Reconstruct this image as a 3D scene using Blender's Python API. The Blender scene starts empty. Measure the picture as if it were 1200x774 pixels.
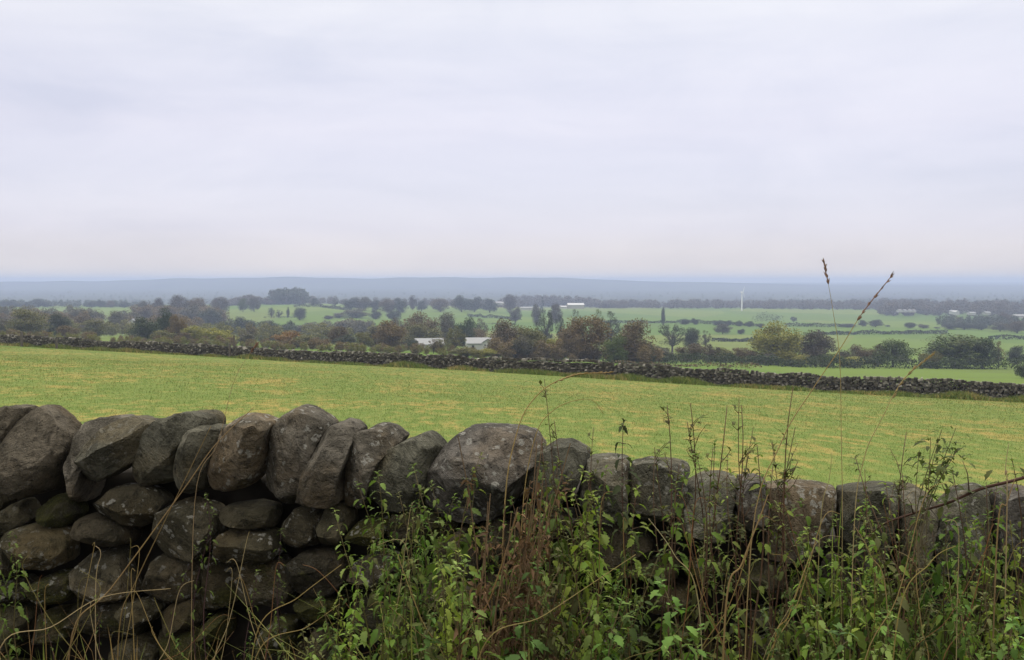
import bpy, math, random
import numpy as np
from mathutils import Vector, noise as mnoise
random.seed(7); rng = np.random.default_rng(7)
scn = bpy.context.scene
COL = scn.collection
R = math.radians
Z0 = 1.6                      # eye height above the road verge datum
PITCH = math.atan(57/1200)
sp, cp = math.sin(PITCH), math.cos(PITCH)

# ------------------------------------------------------------------ pixels of the photo -> sight lines
def ray(px, row):
    dx = (px-600)/1200; dv = (387-row)/1200
    fy = cp+dv*sp; fz = -sp+dv*cp
    return dx/fy, fz/fy       # x/y, z/y
def at(px, row, y):
    u, s = ray(px, row); return Vector((u*y, y, Z0+s*y))

# ------------------------------------------------------------------ helpers
def mesh_obj(name, verts, faces, mat, parent=None, smooth=False, sharp=None):
    me = bpy.data.meshes.new(name)
    if isinstance(verts, np.ndarray): verts = verts.tolist()
    me.from_pydata(verts, [], faces); me.update()
    if mat: me.materials.append(mat)
    if smooth:
        me.polygons.foreach_set('use_smooth', [True]*len(me.polygons))
        if sharp: me.set_sharp_from_angle(angle=R(sharp))
    o = bpy.data.objects.new(name, me); COL.objects.link(o)
    if parent: o.parent = parent
    return o
def tri_obj(name, P, mat, parent=None, nv=3):
    """P: (n, nv, 3) array of loose polygons"""
    P = np.asarray(P, dtype=np.float32); n = len(P)
    me = bpy.data.meshes.new(name)
    me.vertices.add(n*nv); me.vertices.foreach_set('co', P.reshape(-1))
    me.loops.add(n*nv); me.loops.foreach_set('vertex_index', np.arange(n*nv, dtype=np.int32))
    me.polygons.add(n); me.polygons.foreach_set('loop_start', np.arange(0, n*nv, nv, dtype=np.int32))
    me.update(calc_edges=True); me.validate()
    if mat: me.materials.append(mat)
    o = bpy.data.objects.new(name, me); COL.objects.link(o)
    if parent: o.parent = parent
    return o
def empty(name, loc):
    o = bpy.data.objects.new(name, None); o.location = loc; o.empty_display_size = .1; COL.objects.link(o); return o
def tag(o, label=None, cat=None, group=None, kind=None):
    if label: o['label'] = label
    if cat: o['category'] = cat
    if group: o['group'] = group
    if kind: o['kind'] = kind
    return o
def copy_tree(o, parent=None):
    c = o.copy(); COL.objects.link(c)
    if parent: c.parent = parent
    for ch in list(o.children): copy_tree(ch, c)
    return c
class MB:
    def __init__(s): s.v = []; s.f = []
    def tube(s, pts, rad, n=6, cap=True):
        pts = [Vector(p) for p in pts]; m = len(pts)
        if not hasattr(rad, '__len__'): rad = [rad]*m
        b = len(s.v); ref = Vector((.31, .87, .39)).normalized()
        for i, p in enumerate(pts):
            t = (pts[min(i+1, m-1)]-pts[max(i-1, 0)]).normalized()
            a = t.cross(ref)
            if a.length < .05: a = t.cross(Vector((1, 0, 0)))
            a.normalize(); c = t.cross(a)
            for k in range(n):
                th = 2*math.pi*k/n
                s.v.append(tuple(p+(a*math.cos(th)+c*math.sin(th))*rad[i]))
        for i in range(m-1):
            for k in range(n):
                s.f.append((b+i*n+k, b+i*n+(k+1) % n, b+(i+1)*n+(k+1) % n, b+(i+1)*n+k))
        if cap:
            s.f.append(tuple(b+k for k in range(n))[::-1]); s.f.append(tuple(b+(m-1)*n+k for k in range(n)))
    def box(s, c, d, rz=0):
        b = len(s.v); ca, sa = math.cos(rz), math.sin(rz)
        for z in (-1, 1):
            for x, y in ((-1, -1), (1, -1), (1, 1), (-1, 1)):
                X, Y = x*d[0]/2, y*d[1]/2
                s.v.append((c[0]+X*ca-Y*sa, c[1]+X*sa+Y*ca, c[2]+z*d[2]/2))
        for q in ((0, 3, 2, 1), (4, 5, 6, 7), (0, 1, 5, 4), (1, 2, 6, 5), (2, 3, 7, 6), (3, 0, 4, 7)): s.f.append(tuple(b+i for i in q))
    def poly(s, pts):
        b = len(s.v); s.v += [tuple(p) for p in pts]; s.f.append(tuple(range(b, b+len(pts))))
    def build(s, name, mat, parent=None, smooth=False, sharp=None): return mesh_obj(name, s.v, s.f, mat, parent, smooth, sharp)

# ------------------------------------------------------------------ materials
def new_mat(name):
    m = bpy.data.materials.new(name); m.use_nodes = True
    nt = m.node_tree; nt.nodes.clear(); return m, nt
class N:
    def __init__(s, nt): s.nt = nt
    def __call__(s, t, ins=None, **kw):
        n = s.nt.nodes.new(t)
        for k, v in kw.items(): setattr(n, k, v)
        for k, v in (ins or {}).items():
            if hasattr(v, 'is_output') or isinstance(v, bpy.types.NodeSocket): s.nt.links.new(v, n.inputs[k])
            else: n.inputs[k].default_value = v
        return n
    def noise(s, vec, scale, detail=4, rough=.55, dist=0):
        return s('ShaderNodeTexNoise', {'Vector': vec, 'Scale': scale, 'Detail': detail, 'Roughness': rough, 'Distortion': dist}).outputs['Fac']
    def ramp(s, fac, stops):
        n = s('ShaderNodeValToRGB', {'Fac': fac}); e = n.color_ramp.elements
        while len(e) > 1: e.remove(e[-1])
        for i, (p, c) in enumerate(stops):
            q = e[0] if i == 0 else e.new(p)
            q.position = p; q.color = (*c, 1) if len(c) == 3 else c
        return n.outputs['Color']
    def step(s, fac, a, b):
        return s('ShaderNodeMapRange', {'Value': fac, 'From Min': a, 'From Max': b}, interpolation_type='SMOOTHSTEP').outputs['Result']
    def mix(s, f, a, b, mode='MIX'):
        n = s('ShaderNodeMix', data_type='RGBA', blend_type=mode)
        for i, v in ((0, f), (6, a), (7, b)):
            if isinstance(v, bpy.types.NodeSocket): s.nt.links.new(v, n.inputs[i])
            else: n.inputs[i].default_value = v if not isinstance(v, tuple) or len(v) == 4 else (*v, 1)
        return n.outputs[2]
    def math(s, op, a, b=0.0):
        n = s('ShaderNodeMath', operation=op)
        for i, v in ((0, a), (1, b)):
            if isinstance(v, bpy.types.NodeSocket): s.nt.links.new(v, n.inputs[i])
            else: n.inputs[i].default_value = v
        return n.outputs[0]
    def out(s, sh): s('ShaderNodeOutputMaterial', {'Surface': sh})
    def pbsdf(s, col, rough=.85, spec=.3, bump=None, bstr=.5, bdist=.01):
        ins = {'Base Color': col if isinstance(col, bpy.types.NodeSocket) else (*col, 1), 'Roughness': rough, 'Specular IOR Level': spec}
        if bump is not None:
            ins['Normal'] = s('ShaderNodeBump', {'Height': bump, 'Strength': bstr, 'Distance': bdist}).outputs['Normal']
        return s('ShaderNodeBsdfPrincipled', ins).outputs[0]

def stone_material(name, base_a, base_b, near=True):
    m, nt = new_mat(name); n = N(nt)
    info = n('ShaderNodeObjectInfo'); tc = n('ShaderNodeTexCoord')
    off = n('ShaderNodeVectorMath', {0: tc.outputs['Object'], 1: info.outputs['Random']}, operation='ADD').outputs[0]
    off = n('ShaderNodeVectorMath', {0: tc.outputs['Object'], 1: n('ShaderNodeVectorMath', {0: info.outputs['Location'], 1: (7.3, 3.1, 5.7)}, operation='MULTIPLY').outputs[0]}, operation='ADD').outputs[0]
    rnd = info.outputs['Random']
    big = n.noise(off, 5, 4, .65); mid = n.noise(off, 22, 6, .72, .5); fine = n.noise(off, 130, 4, .7)
    rot = n('ShaderNodeVectorRotate', {'Vector': off, 'Axis': (.8, .5, .3), 'Angle': n.math('MULTIPLY', rnd, 6.28)}, rotation_type='AXIS_ANGLE').outputs[0]
    strata = n.noise(n('ShaderNodeMapping', {'Vector': rot, 'Scale': (5, 5, 62)}).outputs[0], 1.0, 4, .6, .3)
    pits = n('ShaderNodeTexVoronoi', {'Vector': off, 'Scale': 75, 'Randomness': 1.0}).outputs['Distance']
    col = n.mix(n.step(big, .36, .62), base_a, base_b)
    col = n.mix(n.math('MULTIPLY', n.step(n.noise(off, 3.1, 3, .6), .48, .66), .45), col, (base_a[0]*1.05, base_a[1]*.86, base_a[2]*.62, 1))   # iron brown
    col = n.mix(n.step(mid, .45, .72), col, tuple(c*.38 for c in base_b))
    col = n.mix(n.math('MULTIPLY', n.step(strata, .52, .72), .4), col, tuple(c*.5 for c in base_b))
    col = n.mix(n.math('MULTIPLY', n.step(fine, .5, .75), .3), col, tuple(min(1, c*1.9) for c in base_a))
    col = n.mix(1.0, col, info.outputs['Color'], 'MULTIPLY')
    # moss and algae patches (amount = object alpha)
    ms = n.math('ADD', n.noise(off, 7, 6, .7, .8), n.math('SUBTRACT', info.outputs['Alpha'], .5))
    mossf = n.step(ms, .46, .66)
    col = n.mix(n.math('MULTIPLY', mossf, .8), col, n.mix(n.step(fine, .4, .7), (.036, .040, .012), (.085, .082, .018)))
    # crusty pale lichen: blotches of their own shape, more on some stones than on others
    wob = n('ShaderNodeVectorMath', {0: off, 1: n('ShaderNodeVectorMath', {0: n('ShaderNodeTexNoise', {'Vector': off, 'Scale': 38, 'Detail': 3}).outputs['Color'], 1: (.05, .05, .05)}, operation='MULTIPLY').outputs[0]}, operation='ADD').outputs[0]
    vor = n('ShaderNodeTexVoronoi', {'Vector': wob, 'Scale': 34, 'Randomness': 1.0})
    vs_ = n('ShaderNodeSeparateColor', {0: vor.outputs['Color']}).outputs[0]
    li = n.math('MULTIPLY', n.step(n.math('ADD', vor.outputs['Distance'], n.math('MULTIPLY', n.noise(off, 110, 4, .75), .9)), .86, .70), n.step(n.math('ADD', vs_, n.math('MULTIPLY', n.noise(off, 5, 4, .65), 1.5)), 1.20, 1.40))
    li = n.math('MULTIPLY', li, n.step(rnd, .35, .85))
    li = n.math('MAXIMUM', li, n.math('MULTIPLY', n.math('MULTIPLY', n.step(n.noise(off, 48, 6, .8), .55, .68), n.step(n.noise(off, 4.3, 4, .6), .46, .60)), .6))
    col = n.mix(n.math('MULTIPLY', li, .7), col, n.mix(vs_, (.20, .195, .155), (.33, .325, .285)))
    h = n.math('ADD', n.math('ADD', n.math('MULTIPLY', mid, 1.0), n.math('MULTIPLY', fine, .3)), n.math('ADD', n.math('MULTIPLY', strata, .55), n.math('MULTIPLY', n.step(pits, .0, .35), .22)))
    h = n.math('ADD', h, n.math('MULTIPLY', mossf, .25))
    n.out(n.pbsdf(col, .88, .12, h, 1.0, .028))
    return m
M_COPE = stone_material('gritstone_coping', (.160, .147, .120), (.066, .061, .048))
M_STONE = stone_material('gritstone_face', (.098, .086, .058), (.042, .039, .026))

def simple(name, col, rough=.7, var=.25, scale=8, spec=.3):
    m, nt = new_mat(name); n = N(nt); tc = n('ShaderNodeTexCoord')
    f = n.noise(tc.outputs['Object'], scale, 5, .6)
    c = n.mix(f, tuple(x*(1-var) for x in col), tuple(min(1, x*(1+var)) for x in col))
    n.out(n.pbsdf(c, rough, spec, f, .2, .01)); return m

def leaf_material(name, trans=.25, var=.5, nscale=3.0, tip=(.13, .11, .03), tipamt=.35, rough=.55):
    """foliage: object colour, leaf to leaf variation, patches of turning leaves"""
    m, nt = new_mat(name); n = N(nt)
    info = n('ShaderNodeObjectInfo'); geo = n('ShaderNodeNewGeometry'); tc = n('ShaderNodeTexCoord')
    rnd = geo.outputs['Random Per Island']
    c = n.mix(1.0, info.outputs['Color'], n.ramp(rnd, [(0, (1-var,)*3), (1, (1+var,)*3)]), 'MULTIPLY')
    ns = n.noise(n('ShaderNodeVectorMath', {0: tc.outputs['Object'], 1: info.outputs['Location']}, operation='ADD').outputs[0], nscale, 3, .6)
    c = n.mix(n.math('MULTIPLY', n.step(ns, .5, .72), tipamt), c, n.mix(1.0, (*tip, 1), n.ramp(rnd, [(0, (.6,)*3), (1, (1.3,)*3)]), 'MULTIPLY'))
    p = n.pbsdf(c, rough, .12)
    t = n('ShaderNodeBsdfTranslucent', {'Color': n.mix(1.0, c, (1.1, 1.25, .7, 1), 'MULTIPLY')}).outputs[0]
    n.out(n('ShaderNodeMixShader', {0: trans, 1: p, 2: t}).outputs[0]); return m
M_TREE = leaf_material('tree_foliage', .15, .32, 3.2, (.12, .085, .03), .35)
M_BUSH = leaf_material('hedge_foliage', .15, .45, .35, (.10, .07, .03), .45)
M_WOOD = leaf_material('wood_foliage', .15, .28, .07, (.125, .085, .04), .75)
M_NETTLE = leaf_material('nettle_leaf', .30, .45, 9, (.17, .18, .04), .6, .7)
M_DEAD = leaf_material('withered_leaf', .15, .5, 9, (.20, .12, .05), .6, .8)
M_STRAW = leaf_material('dry_grass_blade', .25, .35, 6, (.30, .22, .08), .5, .6)
M_STEM = leaf_material('plant_stem', .05, .2, 6, (.10, .05, .03), .5, .6)
M_BARK = simple('bark', (.075, .06, .05), .9, .4, 14)
M_POST = simple('weathered_post_wood', (.10, .085, .07), .9, .35, 10)
M_WHITE = simple('white_painted_wall', (.42, .42, .41), .6, .06, .6)
M_ROOFW = simple('pale_sheet_roof', (.20, .205, .20), .55, .12, .5)
M_SLATE = simple('grey_slate_roof', (.22, .22, .23), .6, .2, .8)
M_GREYW = simple('grey_rendered_wall', (.34, .33, .31), .8, .15, .6)
M_DARK = simple('dark_opening', (.03, .03, .035), .3, .2, 2)
M_GAP_SHADE = simple('wall_gap_shade', (.030, .026, .020), .95, .4, 20, .1)  # core colour: shade of the wall gaps painted in as near black
M_TURB = simple('white_turbine_paint', (.86, .86, .86), .35, .03, 2)

# far dry stone wall: colour per stone
m, nt = new_mat('far_wall_stone'); n = N(nt)
geo = n('ShaderNodeNewGeometry')
c = n.ramp(geo.outputs['Random Per Island'], [(0, (.034, .031, .024)), (.5, (.072, .065, .050)), (.8, (.12, .11, .088)), (.93, (.22, .205, .175)), (1, (.30, .28, .24))])
n.out(n.pbsdf(c, .9, .2)); M_FARWALL = m

# ------------------------------------------------------------------ terrain
TY = [130, 200, 290, 450, 700, 900, 1200, 1500, 2100, 2900, 3800, 4700, 5300, 6500, 10500]
TP = [-300, 0, 200, 350, 500, 650, 800, 1000, 1200, 1500]
TR = np.array([
 [392, 403, 412, 419, 425, 433, 440, 448, 452, 460],
 [392, 400, 408, 414, 419, 427, 433, 441, 444, 448],
 [392, 397, 403, 408, 412, 420, 424, 430, 432, 435],
 [388, 391, 397, 402, 405, 408, 410, 413, 415, 417],
 [377, 378, 387, 389, 389, 392, 391, 393, 394, 395],
 [368, 370, 376, 374, 377, 379, 379, 383, 384, 386],
 [362, 363, 363, 359, 365, 369, 371, 374, 374, 374],
 [359, 358, 359, 356.5, 360, 363, 363, 364.5, 366, 366],
 [356, 356, 356, 355, 356, 357, 358, 358, 358, 358],
 [349, 349, 349, 349, 349, 349, 350, 350, 350, 350],
 [343, 343, 343, 343, 343, 343, 344, 344, 344, 344],
 [339, 339, 339, 338, 338, 339, 340, 340, 340, 340],
 [331, 330, 327.5, 325.5, 325, 326.5, 330.5, 335.5, 336, 336],
 [332, 331.5, 329.5, 328, 328, 329.5, 331.5, 333.8, 334, 334],
 [333, 333, 333, 333, 333, 332.5, 331.5, 331, 330.6, 330.8]], float)
LTY = np.log(TY)
def smooth(a, b, x):
    t = np.clip((x-a)/(b-a), 0, 1); return t*t*(3-2*t)
def tabrow(px, y):
    px = np.clip(px, TP[0], TP[-1]); ly = np.clip(np.log(np.maximum(y, 1)), LTY[0], LTY[-1])
    i = np.clip(np.searchsorted(TP, px)-1, 0, len(TP)-2); j = np.clip(np.searchsorted(LTY, ly)-1, 0, len(TY)-2)
    TPa = np.array(TP, float)
    fu = (px-TPa[i])/(TPa[i+1]-TPa[i]); fv = (ly-LTY[j])/(LTY[j+1]-LTY[j])
    fu = fu*fu*(3-2*fu)
    return (TR[j, i]*(1-fu)+TR[j, i+1]*fu)*(1-fv)+(TR[j+1, i]*(1-fu)+TR[j+1, i+1]*fu)*fv
def wall_y(x): return 3.516-.197*x
def ground(x, y):
    """height relative to the eye"""
    x = np.asarray(x, float); y = np.asarray(y, float)
    plane = -1.6-.0725*y-.0467*x
    plane = plane+.10*np.sin(x*.11+1.3)*np.sin(y*.09)*smooth(8, 40, y)
    yy = np.maximum(y, 60.)
    dx = x/yy
    row = tabrow(600+1200*dx, yy)
    row = row-smooth(4500, 5300, y)*(.9*np.sin(dx*21+1)+.5*np.sin(dx*53)+.35*np.sin(dx*117+2))*smooth(.25, -.1, dx)
    dv = (387-row)/1200
    tab = (-sp+dv*cp)/(cp+dv*sp)*yy
    w = smooth(100, 165, y)
    far = plane*(1-w)+tab*w
    d = y-wall_y(np.clip(x, -60, 60))
    verge = -1.52-.04*np.clip(x, -30, 30)-.33*smooth(-1.2, -2.4, d)
    k = smooth(-.05, .55, d)
    return verge*(1-k)+far*k
def gz(x, y): return float(ground(x, y))+Z0
def on_ground(px, y):
    u = (px-600)/1200/cp
    return Vector((u*y, y, gz(u*y, y)))

ys = np.concatenate([np.linspace(-30, 2, 12), np.linspace(2.3, 6, 22), np.geomspace(6.4, 130, 70)[1:], np.geomspace(130, 5300, 150)[1:], np.geomspace(5300, 10500, 16)[1:]])
us = np.concatenate([np.linspace(-1.7, -.75, 14), np.linspace(-.72, .72, 170), np.linspace(.75, 1.7, 14)])
X = us[None, :]*(np.abs(ys)[:, None]+12*np.exp(-np.abs(ys)[:, None]/60)); Y = np.repeat(ys[:, None], len(us), 1)
Zt = ground(X, Y)+Z0
V = np.stack([X, Y, Zt], -1).reshape(-1, 3)
nu = len(us)
F = [(j*nu+i, j*nu+i+1, (j+1)*nu+i+1, (j+1)*nu+i) for j in range(len(ys)-1) for i in range(nu-1)]
m, nt = new_mat('pasture'); n = N(nt)
geo = n('ShaderNodeNewGeometry'); P = geo.outputs['Position']
sep = n('ShaderNodeSeparateXYZ', {0: P}); yv = sep.outputs['Y']
st = n('ShaderNodeMapping', {'Vector': P, 'Scale': (1, .42, 1)}).outputs[0]
a = n.noise(st, .30, 6, .70, .3); b = n.noise(st, 2.6, 6, .72, .3); f = n.noise(P, 14, 4, .7)
green = n.mix(n.step(b, .35, .65), (.102, .150, .028), (.150, .184, .044))
straw = n.mix(f, (.29, .195, .055), (.40, .27, .085))
pat = n.math('ADD', n.math('MULTIPLY', a, .55), n.math('MULTIPLY', b, .55))
near = n.mix(n.math('MULTIPLY', n.step(pat, .54, .67), .62), green, straw)
near = n.mix(n.math('MULTIPLY', n.step(f, .5, .75), .3), near, (.07, .09, .02, 1))
# farther fields: patchwork
vor = n('ShaderNodeTexVoronoi', {'Vector': n('ShaderNodeMapping', {'Vector': P, 'Scale': (1/170, 1/260, 0), 'Rotation': (0, 0, .5)}).outputs[0], 'Scale': 1.0, 'Randomness': .85})
fr = n('ShaderNodeSeparateColor', {0: vor.outputs['Color']}).outputs[0]
fieldc = n.ramp(fr, [(0, (.066, .125, .014)), (.3, (.092, .150, .018)), (.55, (.130, .170, .030)), (.75, (.078, .135, .016)), (1, (.175, .180, .045))])
fieldc = n.mix(n.math('MULTIPLY', n.step(n.noise(P, .03, 5, .6), .45, .7), .35), fieldc, (.08, .09, .036, 1))
farn = n.noise(n('ShaderNodeMapping', {'Vector': P, 'Scale': (.0022, .0012, 0)}).outputs[0], 1, 6, .65)
plain = n.ramp(farn, [(.35, (.03, .034, .03)), (.5, (.06, .07, .04)), (.62, (.035, .038, .032)), (.75, (.12, .13, .075))])
col = n.mix(n.step(yv, 95, 125), near, fieldc)
col = n.mix(n.step(yv, 1550, 1900), col, plain)
soil = n.mix(f, (.035, .03, .018), (.06, .055, .025))
col = n.mix(n.step(yv, 4.6, 3.9), col, soil)
n.out(n.pbsdf(col, .95, .1, n.math('ADD', n.math('MULTIPLY', b, 1.0), n.math('MULTIPLY', f, .35)), .5, .06))
tag(mesh_obj('ground', V, F, m, smooth=True), kind='structure')

# ------------------------------------------------------------------ grass of the field (nobody could count it)
m, nt = new_mat('field_grass_blade'); n = N(nt)
geo = n('ShaderNodeNewGeometry'); P = geo.outputs['Position']; st = n('ShaderNodeMapping', {'Vector': P, 'Scale': (1, .42, 1)}).outputs[0]
a = n.noise(st, .30, 6, .70, .3); b = n.noise(st, 2.6, 6, .72, .3); rnd = geo.outputs['Random Per Island']
green = n.mix(n.step(b, .35, .65), (.102, .150, .028), (.152, .187, .044))
pat = n.math('ADD', n.math('MULTIPLY', a, .55), n.math('MULTIPLY', b, .55))
c = n.mix(n.math('MULTIPLY', n.step(n.math('ADD', pat, n.math('MULTIPLY', rnd, .08)),   .57, .70), .70), green, (.34, .25, .095, 1))
c = n.mix(1.0, c, n.ramp(rnd, [(0, (.78,)*3), (1, (1.2,)*3)]), 'MULTIPLY')
n.out(n('ShaderNodeMixShader', {0: .2, 1: n.pbsdf(c, .7, .2), 2: n('ShaderNodeBsdfTranslucent', {'Color': c}).outputs[0]}).outputs[0])
M_FGRASS = m
def blades(x, y, h, w, lean=.5, zoff=-.01):
    k = len(x); z = ground(x, y)+Z0+zoff
    th = rng.uniform(0, 2*np.pi, k); lx = rng.normal(0, lean, k)*h; ly = rng.normal(0, lean, k)*h
    B = np.stack([x, y, z], -1); D = np.stack([np.cos(th), np.sin(th), 0*th], -1)*w[:, None]/2
    T = B+np.stack([lx, ly, h], -1)
    return np.stack([B-D, B+D, T], 1)
k = 330000
yy = 9*(118/9)**rng.uniform(0, 1, k)**.85
uu = rng.uniform(-.70, .70, k); xx = uu*yy
okm = yy < 125
size = np.clip(yy/30, .5, 1.8)
clump = np.array([mnoise.noise((float(p*.9), float(q*.9), 0)) for p, q in zip(xx, yy)])
h = (.035+.03*rng.random(k)+.035*np.clip(clump, 0, 1))*size**.5; w = .012*size*(.7+.6*rng.random(k))
tag(tri_obj('field_grass', blades(xx, yy, h, w), M_FGRASS), kind='stuff')

# ------------------------------------------------------------------ far dry stone wall
def rock_template(seed):
    r = random.Random(seed); v = []
    for z in (-1, 1):
        for x, y in ((-1, -1), (1, -1), (1, 1), (-1, 1)): v.append([x*r.uniform(.75, 1.05), y*r.uniform(.75, 1.05), z*r.uniform(.7, 1.05)])
    f = [(0, 3, 2, 1), (4, 5, 6, 7), (0, 1, 5, 4), (1, 2, 6, 5), (2, 3, 7, 6), (3, 0, 4, 7)]
    return np.array(v)*.5, f
ROCKS = [rock_template(i) for i in range(14)]
def far_wall(pts, label, height=1.14):
    verts = []; faces = []; r = random.Random(len(pts)*3+1)
    P = [on_ground(px, y) for px, y in pts]
    root = empty('dry_stone_wall', P[0])
    def add(c, d, rz, tilt):
        v, f = r.choice(ROCKS); b = len(verts)
        q = v*np.array(d); ca, sa = math.cos(tilt), math.sin(tilt)
        x = q[:, 0]*ca-q[:, 2]*sa; z = q[:, 0]*sa+q[:, 2]*ca; y = q[:, 1]
        ca, sa = math.cos(rz), math.sin(rz)
        for i in range(8): verts.append((x[i]*ca-y[i]*sa+c[0], x[i]*sa+y[i]*ca+c[1], z[i]+c[2]))
        faces.extend(tuple(b+i for i in g) for g in f)
    body = None
    for name in ('wall_face', 'coping'):
        verts = []; faces = []
        for A, B in zip(P[:-1], P[1:]):
            L = (B-A).xy.length; rz = math.atan2(B.y-A.y, B.x-A.x); t = 0.0
            nx, ny = -math.sin(rz), math.cos(rz)
            if name == 'wall_face':
                zc = -.12
                while zc < height-.22:
                    hh = r.uniform(.07, .14); t = r.uniform(-.2, 0)
                    while t < L:
                        ww = r.uniform(.09, .28); s = (t+ww/2)/L; x = A.x+(B.x-A.x)*s; y = A.y+(B.y-A.y)*s
                        sag = .16*mnoise.noise((x*.09, y*.09, 3.1))+.16*mnoise.noise((x*.4, y*.4, 1.1))
                        o = r.uniform(-.06, .06); wid = .55-.12*zc
                        add((x+nx*o-root.location.x, y+ny*o-root.location.y, gz(x, y)+zc+hh/2+sag*max(0, zc)-root.location.z), (ww*1.05, wid+r.uniform(-.05, .14), hh*r.uniform(.9, 1.25)), rz+r.gauss(0, .2), r.gauss(0, .28)); t += ww
                    zc += hh*.96
            else:
                while t < L:
                    ww = r.uniform(.10, .26); s = (t+ww/2)/L; x = A.x+(B.x-A.x)*s; y = A.y+(B.y-A.y)*s
                    sag = .16*mnoise.noise((x*.09, y*.09, 3.1))+.16*mnoise.noise((x*.4, y*.4, 1.1))
                    hh = r.uniform(.15, .28)
                    if r.random() < .94: add((x-root.location.x, y-root.location.y, gz(x, y)+height-.16+hh/2+sag*height-root.location.z), (ww*1.05, .42, hh), rz, r.gauss(0, .25))
                    t += ww
        mesh_obj(name, verts, faces, M_FARWALL, root)
    tag(root, label, 'wall', 'dry stone walls of the field')
far_wall([(-190, 152), (0, 122), (150, 112), (300, 105), (450, 97), (579, 91.5)], 'long distant dry stone wall closing the field, from left edge to the step below the white barns')
far_wall([(577, 88.6), (700, 83), (900, 77), (1050, 74), (1200, 71.5), (1390, 68)], 'taller distant dry stone wall closing the field below the yellow-green tree', 1.22)
# rough grass tussocks along its foot
k = 26000; s = rng.uniform(0, 1, k); px = -60+s*1330
yw = np.interp(px, [-190, 0, 150, 300, 450, 579, 580, 700, 900, 1050, 1200, 1390], [152, 122, 112, 105, 97, 91.5, 88.6, 83, 77, 74, 71.5, 68])
y = yw-.5-np.abs(rng.normal(0, .8, k)); x = (px-600)/1200*y/cp
cl = np.array([mnoise.noise((float(p*.35), 2.7, 0.)) for p in x])
tag(tri_obj('tussock_grass', blades(x, y, np.clip(.22+.55*cl+.2*rng.random(k), .06, .85), .05+.05*rng.random(k), .4), M_FGRASS), kind='stuff')

# ------------------------------------------------------------------ trees and bushes
def leaf_polys(C, size, r):
    k = len(C); nrm = r.normal(0, 1, (k, 3)); nrm[:, 2] = np.abs(nrm[:, 2])+.25
    nrm /= np.linalg.norm(nrm, axis=1)[:, None]
    a = np.cross(nrm, r.normal(0, 1, (k, 3))); a /= np.linalg.norm(a, axis=1)[:, None]; b = np.cross(nrm, a)
    s = size*(.6+.8*r.random((k, 1)))
    return np.stack([C-a*s, C-b*s*r.uniform(.4, .9, (k, 1)), C+a*s, C+b*s*r.uniform(.4, .9, (k, 1))], 1)
CROWN = {}
def tree_proto(kind, seed):
    r = np.random.default_rng(seed); root = empty('tree', (0, 0, -500))
    if kind == 'round': nb, per, cz, rad, br, ls, th = 40, 230, .48, (.36, .36, .41), (.14, .22), .017, .5
    elif kind == 'tall': nb, per, cz, rad, br, ls, th = 38, 230, .49, (.34, .34, .42), (.14, .22), .017, .45
    elif kind == 'sparse': nb, per, cz, rad, br, ls, th = 34, 100, .56, (.38, .38, .38), (.07, .14), .014, .6
    elif kind == 'conifer': nb, per, cz, rad, br, ls, th = 26, 90, .5, (.3, .3, .5), (.08, .12), .02, .8
    else: nb, per, cz, rad, br, ls, th = 32, 210, .42, (.40, .40, .42), (.12, .22), .020, .2
    C = []
    while len(C) < nb:
        p = r.uniform(-1, 1, 3); L = np.linalg.norm(p)
        if L > 1 or L < .35: continue
        if kind in ('round', 'tall', 'sparse') and p[2] < -.92: continue
        q = p*np.array(rad)+np.array([0, 0, cz])
        if kind == 'conifer':
            z = .12+.85*r.random(); q = np.array([*(r.normal(0, 1, 2)*.20*(1.02-z)), z])
        C.append(q)
    pts = []
    for q in C:
        d = r.normal(0, 1, (per, 3)); d /= np.linalg.norm(d, axis=1)[:, None]
        rr = r.uniform(*br)*(1.0 if kind != 'conifer' else 1.1-q[2])
        pts.append(q+d*rr*r.random((per, 1))**.38*np.array([1.05, 1.05, .8]))
    pts = np.concatenate(pts); pts = pts[(pts[:, 2] < 1.0) & (pts[:, 2] > .02)]
    LP = leaf_polys(pts, ls, r); CROWN[(kind, seed)] = LP
    tri_obj('crown', LP, M_TREE, root, 4)
    mb = MB(); lean = r.normal(0, .02, 2)
    top = .62 if kind != 'bush' else .4
    tk = .028 if kind != 'bush' else .012
    mb.tube([(lean[0]*z, lean[1]*z, z) for z in (-.05, .03, .15, .3, .45, top)], [tk*1.5, tk*1.1, tk, tk*.85, tk*.6, tk*.2], 7)
    for q in C[::2] if kind in ('round', 'tall') else C:
        z0 = r.uniform(.15, .42) if kind != 'bush' else .02
        if kind == 'conifer': z0 = q[2]*.95
        p0 = np.array([0, 0, z0]); mid = (p0+q)/2+r.normal(0, .02, 3)
        mb.tube([p0, mid, q], [tk*.5, tk*.32, tk*.1], 5, False)
    mb.build('trunk', M_BARK, root, True)
    return root
PROTO = {}
def get_tree(kind, var):
    if (kind, var) not in PROTO: PROTO[(kind, var)] = tree_proto(kind, len(kind)*131+ord(kind[0])*7+var)
    return PROTO[(kind, var)]
USED = {}
COLR = {'green': (.080, .105, .028), 'dark': (.040, .056, .020), 'olive': (.125, .120, .036), 'yellow': (.225, .215, .038), 'brown': (.118, .086, .040),
        'rust': (.138, .096, .038), 'orange': (.19, .108, .030), 'redbrown': (.106, .080, .044), 'grey': (.092, .086, .056), 'bluegreen': (.054, .066, .040), 'purple': (.086, .070, .052)}
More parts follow.
